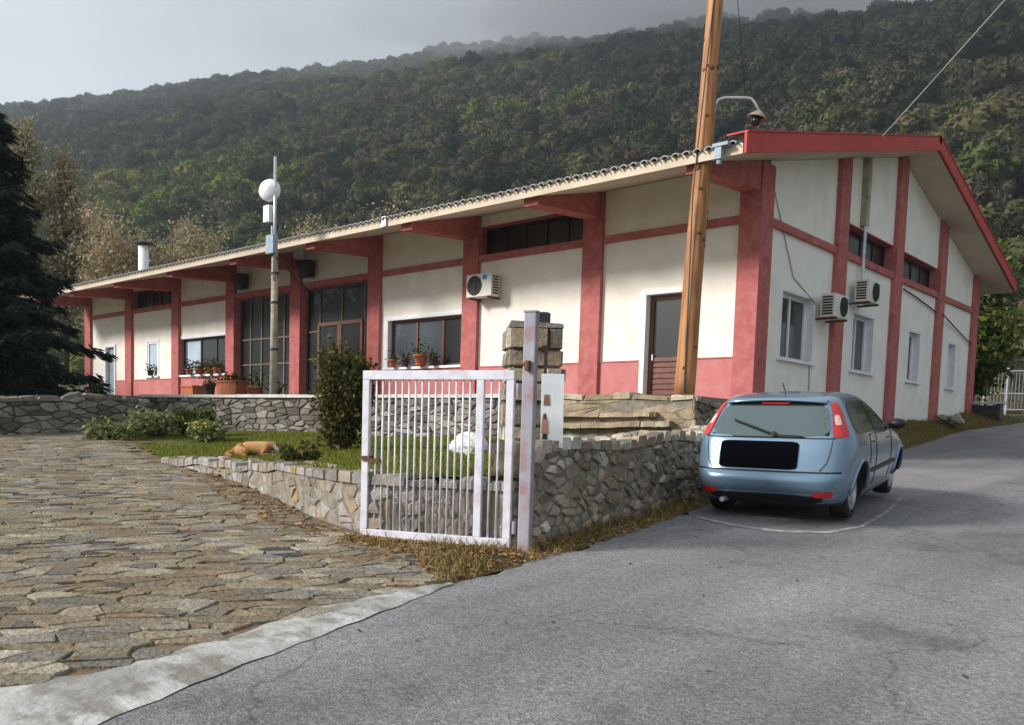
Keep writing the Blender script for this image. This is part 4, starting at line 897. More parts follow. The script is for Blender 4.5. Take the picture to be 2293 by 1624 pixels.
# ------------------------------------------------------------------ foliage helpers
def quad_cloud(C, size, rl, up=.0, asp=1.6, nrm=None):
    n = len(C); a = rl.normal(size=(n,3)); a /= np.linalg.norm(a, axis=1)[:,None]
    if nrm is None: b = rl.normal(size=(n,3))
    else: b = np.cross(nrm+rl.normal(0, .5, (n,3)), a)
    b -= (a*b).sum(1)[:,None]*a; b /= np.linalg.norm(b, axis=1)[:,None]+1e-9
    s = size*rl.uniform(.6, 1.35, n)[:,None]; a = a*s*asp*.5; b = b*s*.5
    return np.stack([C-a, C-b*.9+a*.1, C+a, C+b*.9+a*.1], 1)
def crown_tree(name, base, H, label, group, m_leaf, rl, nl=2500, leaf=.28, crown=None, nlimb=26, trunk_r=.16, spread=.25, m_bark=None, up=.6, start=.15):
    x, y, z = base; root = thing(name, base, label, 'tree', group)
    mb = MB(); mb.tube([(x,y,z-.2),(x+.02*H*rl.normal()*.3,y,z+H*.5),(x,y,z+H*.97)], [trunk_r,trunk_r*.6,trunk_r*.1], 8); ends = []
    for k in range(nlimb):
        f = rl.uniform(start, .95); an = rl.uniform(0, 6.283); R = crown(f)*rl.uniform(.6, 1.0); p = Vector((x,y,z+H*f)); rise = H*up*.12*rl.uniform(.5,1.5)
        q = p+Vector((math.cos(an)*R, math.sin(an)*R, rise)); mid = p.lerp(q, .5)+Vector((0,0,rise*.25)); mb.tube([p, mid, q], [trunk_r*.3*(1.1-f), trunk_r*.16*(1.1-f)+.008, .008], 5); ends += [(p, mid, q)]
    mb.build('trunk', m_bark or M['bark'], root, True)
    C = []
    for k in range(nl):
        p, m_, q = ends[int(rl.integers(len(ends)))]; t_ = rl.uniform(.25, 1.05); c = (m_.lerp(q, (t_-.5)*2) if t_ > .5 else p.lerp(m_, t_*2)); c = np.array(c)+rl.normal(0, spread, 3)*(.4+t_*.6); C.append(c)
    mk_quads('crown', quad_cloud(np.array(C), leaf, rl), m_leaf, root); return root
LM = {}
LM['shrub'] = leaf_mat('shrub_leaf', [(0,(.035,.045,.014)), (.45,(.065,.075,.022)), (.75,(.11,.105,.035)), (.92,(.18,.14,.05)), (1,(.22,.14,.06))])
LM['spruce'] = leaf_mat('spruce_needle', [(0,(.016,.025,.018)), (.6,(.032,.048,.036)), (1,(.055,.072,.058))], .1)
LM['poplar'] = leaf_mat('poplar_autumn_leaf', [(0,(.24,.21,.13)), (.5,(.36,.31,.18)), (.8,(.30,.29,.20)), (1,(.44,.36,.18))], .3)
LM['birch'] = leaf_mat('sparse_autumn_leaf', [(0,(.28,.23,.15)), (.5,(.40,.32,.20)), (.8,(.33,.30,.21)), (1,(.48,.33,.16))], .3)
LM['green'] = leaf_mat('green_bush_leaf', [(0,(.03,.055,.015)), (.5,(.06,.085,.02)), (.85,(.12,.13,.03)), (1,(.18,.17,.05))])
LM['grass'] = leaf_mat('grass_blade', [(0,(.10,.135,.018)), (.5,(.165,.19,.03)), (.85,(.23,.23,.05)), (1,(.28,.22,.08))], .35)
LM['dry'] = leaf_mat('dry_grass_blade', [(0,(.07,.09,.022)), (.3,(.16,.14,.045)), (.65,(.30,.21,.08)), (1,(.36,.22,.09))], .3)
LM['litter'] = leaf_mat('fallen_leaf', [(0,(.16,.09,.04)), (.4,(.27,.155,.065)), (.75,(.34,.215,.10)), (1,(.42,.29,.15))], .2)
LM['flower'] = leaf_mat('flower_bed_leaf', [(0,(.09,.12,.04)), (.5,(.20,.23,.09)), (1,(.32,.32,.16))], .3)
LM['yellow'] = leaf_mat('yellow_petal', [(0,(.55,.38,.03)), (1,(.65,.50,.06))], .3)
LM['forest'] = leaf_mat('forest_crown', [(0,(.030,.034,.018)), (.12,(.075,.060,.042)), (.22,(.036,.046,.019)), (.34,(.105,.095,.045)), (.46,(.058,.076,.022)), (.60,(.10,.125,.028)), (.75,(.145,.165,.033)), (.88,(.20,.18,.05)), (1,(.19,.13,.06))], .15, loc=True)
# ------------------------------------------------------------------ lawn
LP = [(3.0,-11.7),(2.2,-11.95),(1.5,-12.3),(.33,-12.0),(-1.09,-11.45),(-3.61,-10.7),(-5.93,-10.45),(-8.2,-9.7),(-10.8,-8.9),(-12.9,-7.6),(-13.2,-4.9),(-9.2,-4.2),(-3,-3.45),(.6,-3.05),(1.2,-3.8),(1.9,-5.6),(2.3,-8),(2.7,-10.2)]
st_ = .2; xs = np.arange(-14, 3.4, st_); ys = np.arange(-12.8, -2.6, st_); XX, YY = np.meshgrid(xs, ys); ZZ = lawn_z(XX, YY)
V = np.stack([XX, YY, ZZ], 2).reshape(-1, 3); nx = len(xs); cen = np.array([(xs[i]+st_/2, ys[j]+st_/2) for j in range(len(ys)-1) for i in range(nx-1)])
kp = inpoly(cen, LP); Fc = [(j*nx+i, j*nx+i+1, (j+1)*nx+i+1, (j+1)*nx+i) for j in range(len(ys)-1) for i in range(nx-1)]
tag(mk('lawn', V, [f for f, k in zip(Fc, kp) if k], M['lawn'], None, True), kind='structure')
def blades(P, Z, hgt, wid, rl, lean=.5):
    n = len(P); an = rl.uniform(0, 6.283, n); h = hgt*rl.uniform(.5, 1.4, n); B0 = np.column_stack([P, Z]); d = np.column_stack([np.cos(an), np.sin(an), np.zeros(n)])*wid/2
    an2 = rl.uniform(0, 6.283, n); le = np.column_stack([np.cos(an2)*h*lean*rl.uniform(.2,1,n), np.sin(an2)*h*lean*rl.uniform(.2,1,n), h])
    return np.stack([B0-d, B0+d, B0+le+d*.25, B0+le-d*.25], 1)
P = np.column_stack([rng.uniform(-13.5, 3.2, 95000), rng.uniform(-12.6, -3, 95000)]); P = P[inpoly(P, LP)]
far = np.linalg.norm(P-CAM[:2], axis=1)
q = blades(P, lawn_z(P[:,0], P[:,1])-.005, .055, .02, rng, .8)
tag(mk_quads('lawn_grass', q, LM['grass']), 'short bright green grass covering the lawn', 'grass', kind='stuff')
# verge: dry grass and litter along the road, the wall foot and around the gate
VG = [(3.60,-13.5),(3.52,-12.6),(3.47,-11.73),(3.28,-10.2),(3.14,-9.4),(2.9,-8.2),(2.6,-6.5),(2.25,-6.4),(2.5,-8.14),(2.78,-10),(3.06,-11.6),(2.6,-12.1),(1.6,-12.6),(1.7,-12.9),(2.6,-12.8)]
P = np.column_stack([rng.uniform(1.4, 3.7, 16000), rng.uniform(-13.4, -6, 16000)]); P = P[inpoly(P, VG)]
dens = np.sin(P[:,0]*5+1)*np.cos(P[:,1]*3.1)+np.sin(P[:,1]*7.7)*.5; P = P[dens+rng.normal(0, .6, len(P)) > -.1]
tag(mk_quads('verge_grass', blades(P, zg(P[:,0], P[:,1])-.02, .085, .014, rng, .9), LM['dry']), 'dry yellowing grass on the verge below the fieldstone wall', 'grass', kind='stuff')
tag(mk('verge', [(x, y, gz(x, y)-.012) for x, y in VG], [tuple(range(len(VG)))], M['soil']), kind='structure')
def litter(n, poly, zf, size, name, label, m='litter'):
    a = np.array(poly); P = np.column_stack([rng.uniform(a[:,0].min(), a[:,0].max(), n*3), rng.uniform(a[:,1].min(), a[:,1].max(), n*3)]); P = P[inpoly(P, poly)][:n]
    C = np.column_stack([P, zf(P[:,0], P[:,1])+.012]); nn = np.tile(np.array([0,0,1.]), (len(C),1))
    an = rng.uniform(0, 6.283, len(C)); a_ = np.column_stack([np.cos(an), np.sin(an), rng.normal(0,.25,len(C))]); b_ = np.column_stack([-np.sin(an), np.cos(an), rng.normal(0,.25,len(C))]); s = size*rng.uniform(.6,1.4,len(C))[:,None]
    tag(mk_quads(name, np.stack([C-a_*s*.6, C-b_*s*.4, C+a_*s*.6, C+b_*s*.4], 1), LM[m]), label, 'leaves', kind='stuff')
litter(2300, VG, zg, .042, 'fallen_leaves', 'brown fallen leaves on the verge by the wall and gate')
litter(1100, [(2.6,-12.3),(3.4,-13.4),(2.4,-13.2),(.5,-12.9),(-1.5,-12.2),(-4,-11.3),(-3.6,-10.95),(-1,-11.75),(.33,-12.3),(1.6,-12.65)], lambda x, y: zg(x, y)+.02, .05, 'leaf_litter', 'brown leaf litter along the foot of the lawn edging')
litter(350, PV, lambda x, y: zg(x, y)+.03, .05, 'scattered_leaves', 'few brown leaves scattered over the paved driveway')
P = np.column_stack([rng.uniform(3.6, 8.2, 60), rng.uniform(-17.2, -9, 60)]); P = P[P[:,0] > road_x(P[:,1])+.05]; C = np.column_stack([P, zg(P[:,0], P[:,1])+.012]); an_ = rng.uniform(0, 6.283, len(C)); s_r = rng.uniform(.010, .028, len(C))[:,None]
a_ = np.column_stack([np.cos(an_), np.sin(an_), rng.normal(0,.3,len(C))])*s_r; b_ = np.column_stack([-np.sin(an_), np.cos(an_), rng.normal(0,.3,len(C))])*s_r*.6
tag(mk_quads('road_debris', np.stack([C-a_, C-b_, C+a_, C+b_], 1), leaf_mat('road_debris', [(0,(.04,.03,.025)), (.7,(.07,.055,.045)), (.9,(.2,.17,.14)), (1,(.45,.33,.12))])), 'dark twigs and leaf scraps lying on the asphalt', 'debris', kind='stuff')
# moss and weeds in the paving joints
P = np.column_stack([rng.uniform(-13, 3.5, 9000), rng.uniform(-19, -8, 9000)]); P = P[inpoly(P, PV)]; P = P[(np.sin(P[:,0]*1.3+2)+np.cos(P[:,1]*1.7)+rng.normal(0,.7,len(P))) > .9]
tag(mk_quads('joint_weeds', blades(P, zg(P[:,0], P[:,1])-.01, .04, .012, rng, 1.), LM['dry']), 'small dry weeds in the joints of the paved driveway', 'weeds', kind='stuff')
# bank below the gable
ys = np.arange(-3.4, 21.2, .4); V = []; nc = 7
for y in ys:
    xr = road_x(y)+.03; zt_ = np.interp(y, [-3.4, 0, 6, 10, 14, 18, 21], [1.15, 1.55, 1.95, 2.08, 2.16, 2.5, 2.7])
    for c in range(nc):
        f = c/(nc-1); x = xr+(-.30-xr)*f; zr = gz(xr, y)-.01; V.append((x, y, zr+(zt_-zr)*(f**.8)+.03*math.sin(y*3+c)*(0 if c in (0, nc-1) else 1)))
tag(mk('verge_bank', V, [(i*nc+c, i*nc+c+1, (i+1)*nc+c+1, (i+1)*nc+c) for i in range(len(ys)-1) for c in range(nc-1)], M['grass_ground'], None, True), kind='structure')
Vb = np.array(V).reshape(len(ys), nc, 3); ii = rng.integers(0, len(ys)-1, 16000); fi = rng.uniform(0, 1, 16000); ci = rng.uniform(0, nc-1.001, 16000); c0 = ci.astype(int); cf = (ci-c0)[:,None]; fi = fi[:,None]
Pb = (Vb[ii,c0]*(1-cf)+Vb[ii,c0+1]*cf)*(1-fi)+(Vb[ii+1,c0]*(1-cf)+Vb[ii+1,c0+1]*cf)*fi
tag(mk_quads('bank_grass', blades(Pb[:,:2], Pb[:,2]-.01, .10, .02, rng, .9), LM['dry']), 'rough dark grass on the bank below the gable wall', 'grass', kind='stuff')
# ------------------------------------------------------------------ shrub and garden plants
def shrub(name, base, H, R, label, m, n, leaf, rl, lean=0, group=None):
    x, y, z = base; root = thing(name, base, label, 'shrub', group); mb = MB(); ends = []
    for k in range(16):
        an = rl.uniform(0, 6.283); r = R*rl.uniform(.2, 1); h = H*rl.uniform(.6, 1.05); q = Vector((x+math.cos(an)*r*.8+lean*h/H, y+math.sin(an)*r*.8, z+h)); p = Vector((x+rl.normal(0,.05), y+rl.normal(0,.05), z-.05)); m_ = p.lerp(q, .5)+Vector((math.cos(an)*r*.25, math.sin(an)*r*.25, 0)); mb.tube([p, m_, q], [.018,.012,.004], 5); ends.append((p, m_, q))
    mb.build('stems', M['bark'], root, True); C = []
    for k in range(n):
        p, m_, q = ends[int(rl.integers(len(ends)))]; t_ = rl.uniform(.12, 1.03)**.8; c = (m_.lerp(q, t_*2-1) if t_ > .5 else p.lerp(m_, t_*2)); C.append(np.array(c)+rl.normal(0, R*.17, 3))
    mk_quads('foliage', quad_cloud(np.array(C), leaf, rl), m, root); return root
rl = np.random.default_rng(40)
shrub('tall_shrub', (-4.25,-7.95,1.04), 1.78, .74, 'tall dark shrub with browning leaves left of the gate', LM['shrub'], 8200, .06, rl, lean=.25)
shrub('low_shrub', (-2.2,-10.4,.95), .28, .35, 'low dark clump at the lawn edge near the gate', LM['shrub'], 500, .06, rl)
for k, (x, y, h, R, lab) in enumerate(((-11.2,-9.0,.28,.7,'pale green clump of garden plants nearest the driveway'), (-11.4,-7.9,.46,.65,'leafy green clump of garden plants beside the stone wall'), (-11.0,-6.9,.6,.5,'dark green clump with broad leaves in the flower bed'), (-9.8,-7.4,.42,.5,'green clump with yellow flowers in the flower bed'))):
    s_ = shrub('garden_plant', (x, y, lz(x, y)), h, R, lab, LM['flower'] if k != 2 else LM['green'], 1500, .085, rl, group='plants in the flower bed')
    if k == 3:
        C = np.column_stack([x+.15+rl.normal(0,.2,60), y-.1+rl.normal(0,.2,60), lz(x,y)+.32+rl.uniform(0,.16,60)]); mk_quads('flowers', quad_cloud(C, .06, rl, asp=1.), LM['yellow'], s_)
def rock(name, c, r, m, label, cat='rock', seed=0, flat=.7):
    rl = np.random.default_rng(seed); bm = bmesh.new(); bmesh.ops.create_icosphere(bm, subdivisions=3, radius=1)
    ph = rl.uniform(0, 6, 6)
    for v in bm.verts:
        p = v.co.copy(); k = 1+.16*math.sin(3*p.x+ph[0])*math.sin(2.5*p.y+ph[1])+.10*math.sin(5*p.z+4*p.x+ph[2])+.06*math.sin(9*p.y+7*p.z+ph[3]); v.co = Vector((p.x*k*r[0], p.y*k*r[1], p.z*k*r[2]))
    me = bpy.data.meshes.new(name); bm.to_mesh(me); bm.free(); o = link(name, me, m); o.location = c; tag(o, label, cat); return o
rock('white_rock', (-.55,-8.5,1.30), (.30,.25,.2), M['white_rock'], 'whitewashed boulder on the lawn behind the gate', seed=3)
for k in range(7):
    a = rng.uniform(0, 6.28); rock('rubble_stone', (.35+.28*math.cos(k*1.1), 14.3+.35*math.sin(k*1.9), 2.12+.05*(k % 3)), (.16+.03*(k % 2), .18, .13), M['stone_wall'], ['broad', 'round', 'small', 'flat', 'tilted', 'upper', 'dark'][k]+' stone in the rubble heap at the foot of the gable', seed=10+k)['group'] = 'rubble at the gable foot'
# ------------------------------------------------------------------ pots and planters on the terrace
def pot(name, x, y, z, r, h, m, label, plant=None, n=90, leaf=.07, group='pots on the terrace'):
    root = thing(name, (x, y, z), label, 'pot', group); mb = MB(); mb.lathe([(r*.68,0),(r*.9,h*.8),(r*1.05,h*.82),(r*1.05,h),(r*.9,h),(r*.88,h*.85),(0,h*.85)], (x, y, z), n=16); mb.build('pot', m, root, True)
    if plant is not None:
        C = np.column_stack([x+rng.normal(0,r*.7,n), y+rng.normal(0,r*.7,n), z+h+np.abs(rng.normal(0,r*.9,n))]); mk_quads('plant', quad_cloud(C, leaf, rng), plant, root)
def planter(x, y, w, h, m, label, plant=None):
    root = thing('planter_box', (x, y, TZ), label, 'planter', 'planters on the terrace'); mb = MB(); mb.hexa([(x-w*.45,y-.2,TZ),(x+w*.45,y-.2,TZ),(x+w*.45,y+.2,TZ),(x-w*.45,y+.2,TZ),(x-w*.5,y-.24,TZ+h),(x+w*.5,y-.24,TZ+h),(x+w*.5,y+.24,TZ+h),(x-w*.5,y+.24,TZ+h)]); mb.build('box', m, root)
    mb = MB(); mb.box((x-w*.53,y-.27,TZ+h),(x+w*.53,y+.27,TZ+h+.05)); mb.build('rim', m, root)
    if plant is not None: C = np.column_stack([x+rng.uniform(-w*.45,w*.45,150), y+rng.uniform(-.2,.2,150), TZ+h+.05+np.abs(rng.normal(0,.12,150))]); mk_quads('plant', quad_cloud(C, .08, rng), plant, root)
planter(-18.6,-2.5,.75,.42,M['terracotta'],'terracotta planter box below the far wide window')
planter(-16.35,-2.4,1.15,.55,M['terracotta'],'large terracotta planter box left of the antenna mast', LM['green'])
pot('flower_pot',-17.4,-2.6,TZ,.22,.55,M['pot_dark'],'tall dark pot between the two terracotta planters',LM['shrub'])
pot('flower_pot',-15.2,-2.3,TZ,.24,.42,M['terracotta'],'round terracotta pot nearest the antenna mast',LM['green'])
pot('flower_pot',-14.55,-2.0,TZ,.2,.3,M['pot_dark'],'small dark pot before the glazed screen',LM['shrub'])
for k, (x, m_, lab) in enumerate(((-11.25,M['terracotta'],'small terracotta pot at the left end of the window sill'),(-10.7,M['pot_dark'],'dark flower pot second on the window sill'),(-10.05,M['terracotta'],'wide terracotta pot in the middle of the window sill'),(-9.55,M['pot_dark'],'dark pot right of the wide pot on the window sill'))):
    pot('window_pot', x, -.06, 3.325, .13 if k != 2 else .22, .22 if k != 2 else .32, m_, lab, LM['shrub'] if k % 2 else LM['green'], 60, .06, 'pots on the window sill')
for k, x in enumerate((-23.0,-22.3,-21.6,-21.0)): pot('window_pot', x, -.06, 3.365, .17, .2, M['terracotta'], ['leftmost','second','third','rightmost'][k]+' pot on the sill of the far wide window', LM['shrub'], 70, .08, 'pots on the far window sill')
pot('window_pot', -26.15, -.04, 3.385, .15, .24, M['pot_dark'], 'dark pot on the sill of the narrow blue window', LM['shrub'], 60, .07, 'pots on the far window sill')
pot('flower_pot', -28.6, -1.2, TZ, .3, .45, M['pot_dark'], 'dark pot by the grey door', LM['shrub'])
# ------------------------------------------------------------------ dog
def dog():
    x, y = -5.35, -9.0; z = lz(x, y); ang = math.atan2(.6944, .7193)
    fur, t, b = nodes('tan_fur'); b.inputs['Roughness'].default_value = .95; b.inputs['Specular IOR Level'].default_value = .1
    tc = t.nodes.new('ShaderNodeTexCoord'); sx = t.nodes.new('ShaderNodeSeparateXYZ'); t.links.new(tc.outputs['Object'], sx.inputs[0])
    nz_ = t.nodes.new('ShaderNodeTexNoise'); nz_.inputs['Scale'].default_value = 9; nz_.inputs['Detail'].default_value = 5; t.links.new(tc.outputs['Object'], nz_.inputs['Vector'])
    ad_ = t.nodes.new('ShaderNodeMath'); ad_.operation = 'MULTIPLY_ADD'; ad_.inputs[1].default_value = .35; t.links.new(nz_.outputs['Fac'], ad_.inputs[0]); t.links.new(sx.outputs[0], ad_.inputs[2])
    r = ramp(t, [(0,(.50,.27,.12)), (.30,(.55,.31,.15)), (.46,(.30,.15,.07)), (.52,(.62,.55,.48)), (.60,(.08,.05,.04)), (.72,(.5,.42,.35)), (.85,(.06,.045,.04))]); t.links.new(ad_.outputs[0], r.inputs[0]); t.links.new(r.outputs[0], b.inputs['Base Color'])
    bu = t.nodes.new('ShaderNodeBump'); bu.inputs['Strength'].default_value = .6; nb = t.nodes.new('ShaderNodeTexNoise'); nb.inputs['Scale'].default_value = 60; t.links.new(tc.outputs['Object'], nb.inputs['Vector']); t.links.new(nb.outputs['Fac'], bu.inputs['Height']); t.links.new(bu.outputs[0], b.inputs['Normal'])
    root = thing('dog', (x, y, z), 'tan dog with dark and white head lying on the lawn', 'dog', rot=(0, 0, ang))
    V = [(-.30,0,.15),(-.15,0,.17),(.02,0,.165),(.16,0,.185),(.26,0,.22),(.34,-.02,.20),(.42,-.05,.15),(.49,-.08,.11),   # spine, neck, head, muzzle 0-7
         (-.30,-.13,.12),(-.14,-.19,.10),(-.30,-.21,.05),(-.14,-.24,.03),  # near hind 8-11
         (-.30,.12,.10),(-.16,.17,.08),(-.28,.18,.04),(-.14,.2,.03),      # far hind 12-15
         (.16,-.10,.13),(.10,-.13,.06),(.28,-.14,.035),(.38,-.15,.025),    # near fore 16-19
         (.16,.09,.13),(.10,.12,.06),(.28,.12,.035),(.38,.11,.025),        # far fore 20-23
         (-.42,.0,.11),(-.52,-.07,.05),(-.50,-.2,.03),(-.40,-.28,.025)]    # tail 24-27
    E_ = [(0,1),(1,2),(2,3),(3,4),(4,5),(5,6),(6,7),(0,8),(8,9),(9,10),(10,11),(0,12),(12,13),(13,14),(14,15),(3,16),(16,17),(17,18),(18,19),(3,20),(20,21),(21,22),(22,23),(0,24),(24,25),(25,26),(26,27)]
    Rr = [.125,.135,.13,.12,.085,.085,.055,.033, .09,.07,.032,.03, .085,.065,.032,.03, .065,.04,.03,.03, .065,.04,.03,.03, .04,.034,.03,.02]
    me = bpy.data.meshes.new('body'); me.from_pydata(V, E_, []); me.update(); o = bpy.data.objects.new('body', me); COL.objects.link(o)
    sk_ = o.modifiers.new('s', 'SKIN'); sk_.use_smooth_shade = True
    for i, sv in enumerate(me.skin_vertices[0].data): sv.radius = (Rr[i], Rr[i]); sv.use_root = (i == 1)
    ss = o.modifiers.new('d', 'SUBSURF'); ss.levels = 2; ss.render_levels = 2
    dg = bpy.context.evaluated_depsgraph_get(); me2 = bpy.data.meshes.new_from_object(o.evaluated_get(dg)); bpy.data.objects.remove(o)
    o = link('body', me2, fur, root, True)
    rl = np.random.default_rng(9); pc_ = np.array([tuple(p.center) for p in me2.polygons]); pn_ = np.array([tuple(p.normal) for p in me2.polygons]); ix = rl.integers(0, len(pc_), 5200)
    C = pc_[ix]+rl.normal(0, .008, (5200,3)); D_ = pn_[ix]*.35+np.array([-.8,0,-.25])+rl.normal(0, .3, (5200,3)); D_ /= np.linalg.norm(D_, axis=1)[:,None]; Bv = np.cross(D_, pn_[ix]+rl.normal(0,.1,(5200,3))); Bv /= np.linalg.norm(Bv, axis=1)[:,None]+1e-9
    Ln = rl.uniform(.015, .034, 5200)[:,None]; mk_quads('fur', np.stack([C-Bv*.003, C+Bv*.003, C+D_*Ln+Bv*.001, C+D_*Ln-Bv*.001], 1), fur, root)
    for s in (-1, 1):
        e_ = MB(); c = Vector((.36, -.03+s*.065, .265)); e_.add([c+Vector((-.03,0,0)), c+Vector((.035,-.01,-.005)), c+Vector((.02,s*.05,-.075)), c+Vector((-.005,s*.02,.0)), c+Vector((.005,s*.03,-.02))], [(0,1,4),(1,2,4),(2,3,4),(3,0,4),(0,3,2,1)]); e_.build('ear', M['pot_dark'], root)
    n_ = MB(); n_.lathe([(.018,-.015),(.02,0),(.0,.016)], (.515,-.09,.115), (1,-.3,-.1), 8); n_.build('nose', M['dark'], root, True)
    for s in (-1, 1): n_ = MB(); n_.lathe([(.012,-.01),(.012,.0),(0,.008)], (.415,-.045+s*.048,.185), (.6,s*.8,.3), 8); n_.build('eye', M['dark'], root, True)
dog()
# ------------------------------------------------------------------ car
def car():
    px, py = 3.74, -7.40; head = math.radians(97.8); rz = head-math.pi/2; pit = .062
    root = thing('parked_car', (px, py, gz(px, py)+.008), 'light blue five-door hatchback parked facing away beside the stone wall', 'car', rot=(pit, 0, rz), scale=1.02)
    P_, t, b = nodes('light_blue_metallic_paint'); b.inputs['Base Color'].default_value = (.175,.265,.36,1); b.inputs['Metallic'].default_value = .5; b.inputs['Roughness'].default_value = .27; b.inputs['Coat Weight'].default_value = .6; b.inputs['Coat Roughness'].default_value = .08
    ZW = np.array([.20,.30,.40,.50,.60,.72,.85,.95,1.0,1.10,1.22,1.34,1.41,1.45,1.475,1.487])
    WW = np.array([.80,.855,.885,.90,.91,.915,.905,.89,.875,.83,.77,.70,.645,.57,.42,.10])
    YRr = np.array([-.66,-.78,-.83,-.845,-.80,-.765,-.73,-.69,-.66,-.585,-.49,-.385,-.30,-.15,.12,.45])
    YFf = np.array([3.20,3.42,3.48,3.49,3.46,3.36,2.95,2.42,2.16,1.92,1.66,1.36,1.12,.95,.80,.62])
    w_ = lambda z: np.interp(z, ZW, WW); yr = lambda z: np.interp(z, ZW, YRr); yf = lambda z: np.interp(z, ZW, YFf)
    PE = 7.0
    def rear(lat, z, off=0.):
        w = w_(z); ym = (yr(z)+yf(z))/2; t_ = min(.9999, abs(lat)/w); return (lat, ym-(ym-yr(z))*(1-t_**PE)**(1/PE)-off, z)
    def side(y, z, s, off=0.):
        w = w_(z); ym = (yr(z)+yf(z))/2; h = (yf(z)-yr(z))/2; t_ = min(.9999, abs(y-ym)/h); return (s*(w*(1-t_**PE)**(1/PE)+off), y, z)
    # shell
    nz_ = 44; na = 120; zs = np.interp(np.linspace(0, 1, nz_), np.linspace(0, 1, len(ZW)), ZW); V = []
    for z in zs:
        w = w_(z); ym = (yr(z)+yf(z))/2; h = (yf(z)-yr(z))/2
        for k in range(na):
            a = 2*math.pi*k/na; c, s = math.cos(a), math.sin(a); rr = (abs(c)**PE+abs(s)**PE)**(-1/PE); V.append((w*c*rr, ym+h*s*rr, z))
    Fc = [(i*na+k, i*na+(k+1) % na, (i+1)*na+(k+1) % na, (i+1)*na+k) for i in range(nz_-1) for k in range(na)]+[tuple(range(na))[::-1], tuple(range((nz_-1)*na, nz_*na))]
    me = bpy.data.meshes.new('tmp'); me.from_pydata(V, [], Fc); me.update(); o = bpy.data.objects.new('tmp', me); COL.objects.link(o)
    cut = MB()
    for yw in (0, 2.64):
        for s in (-1, 1): cut.tube([(s*.52, yw, .315), (s*1.2, yw, .315)], .372, 40)
    co = cut.build('tmpcut', None); mo = o.modifiers.new('b', 'BOOLEAN'); mo.object = co; mo.operation = 'DIFFERENCE'; mo.solver = 'EXACT'
    dg = bpy.context.evaluated_depsgraph_get(); me2 = bpy.data.meshes.new_from_object(o.evaluated_get(dg)); bpy.data.objects.remove(o); bpy.data.objects.remove(co)
    me2.name = 'body'; me2.materials.clear(); me2.materials.append(P_); me2.materials.append(M['dark'])
    mi = []
    for p in me2.polygons:
        c = p.center; inside = abs(c.x) < .86 and c.z < .68 and any(math.hypot(c.y-yw, c.z-.315) < .38 for yw in (0, 2.64)); mi.append(1 if (inside or (c.z < .235)) else 0)
    me2.polygons.foreach_set('material_index', mi)
    body = link('body', me2, None, root, True)
    try: me2.set_sharp_from_angle(angle=math.radians(40))
    except Exception: pass
    def patch(name, outline, fm, m, rings=6, parent=None, sub=4):
        pts_ = []
        for i in range(len(outline)):
            a = np.array(outline[i]); b2 = np.array(outline[(i+1) % len(outline)])
            for k in range(sub): pts_.append(a+(b2-a)*k/sub)
        pts_ = np.array(pts_); 
        for _ in range(1): pts_ = (np.roll(pts_, 1, 0)+2*pts_+np.roll(pts_, -1, 0))/4
        c = pts_.mean(0); V = []; n = len(pts_)
        for r in range(rings): 
            f = 1-r/rings
            for p in pts_: V.append(fm(*(c+(p-c)*f)))
        V.append(fm(*c)); Fc = [(r*n+k, r*n+(k+1) % n, (r+1)*n+(k+1) % n, (r+1)*n+k) for r in range(rings-1) for k in range(n)]+[((rings-1)*n+k, (rings-1)*n+(k+1) % n, rings*n) for k in range(n)]
        return mk(name, V, Fc, m, parent or root, True)
    gl = glass_mat('car_glass', (.012,.018,.018), .16, .02); gr = glass_mat('rear_car_glass', (.03,.052,.052), .08, .02)
    blk = mat('black_trim', (.012,.012,.013), rough=.45); redl = mat('red_lamp_plastic', (.55,.02,.02), (.45,.015,.015), 30., .18, spec=.7); whl = mat('clear_lamp_plastic', (.75,.55,.5), (.65,.42,.38), 40., .2, spec=.7)
    patch('window_surround', [(-.745,.975),(.745,.975),(.625,1.385),(.40,1.40),(-.40,1.40),(-.625,1.385)], lambda a, z: rear(a, z, .003), blk)
    rw = patch('rear_window', [(-.69,.985),(.69,.985),(.585,1.325),(.38,1.335),(-.38,1.335),(-.585,1.325)], lambda a, z: rear(a, z, .007), gr)
    # spoiler lip
    mb = MB()
    for k in range(9):
        pass
    V = []
    for k in range(17):
        a = -.56+1.12*k/16; p = rear(a, 1.405); q = rear(a, 1.375); V += [(p[0], p[1]+.05, 1.43-.10*(a*a)), (p[0], p[1]-.10, 1.415-.10*a*a), (p[0], p[1]-.105, 1.39-.10*a*a), (q[0], q[1]+.03, 1.375-.10*a*a)]
    mk('spoiler', V, [(4*k+j, 4*k+j+1, 4*k+5+j, 4*k+4+j) for k in range(16) for j in range(3)], P_, root, True)
    patch('brake_lamp', [(-.16,1.352),(.16,1.352),(.16,1.372),(-.16,1.372)], lambda a, z: rear(a, z, .028), redl)
    mb = MB(); mb.tube([(0,.05,1.475),(0,-.12,1.60)], .006, 5); mb.build('aerial', blk, root)
    for z_, wd in ((.985,.72),(1.385,.55)):
        mb = MB(); mb.tube([rear(a, z_-.012*(z_ < 1.1), .004) for a in np.linspace(-wd, wd, 21)], .006, 5); mb.build('window_seal', blk, root)
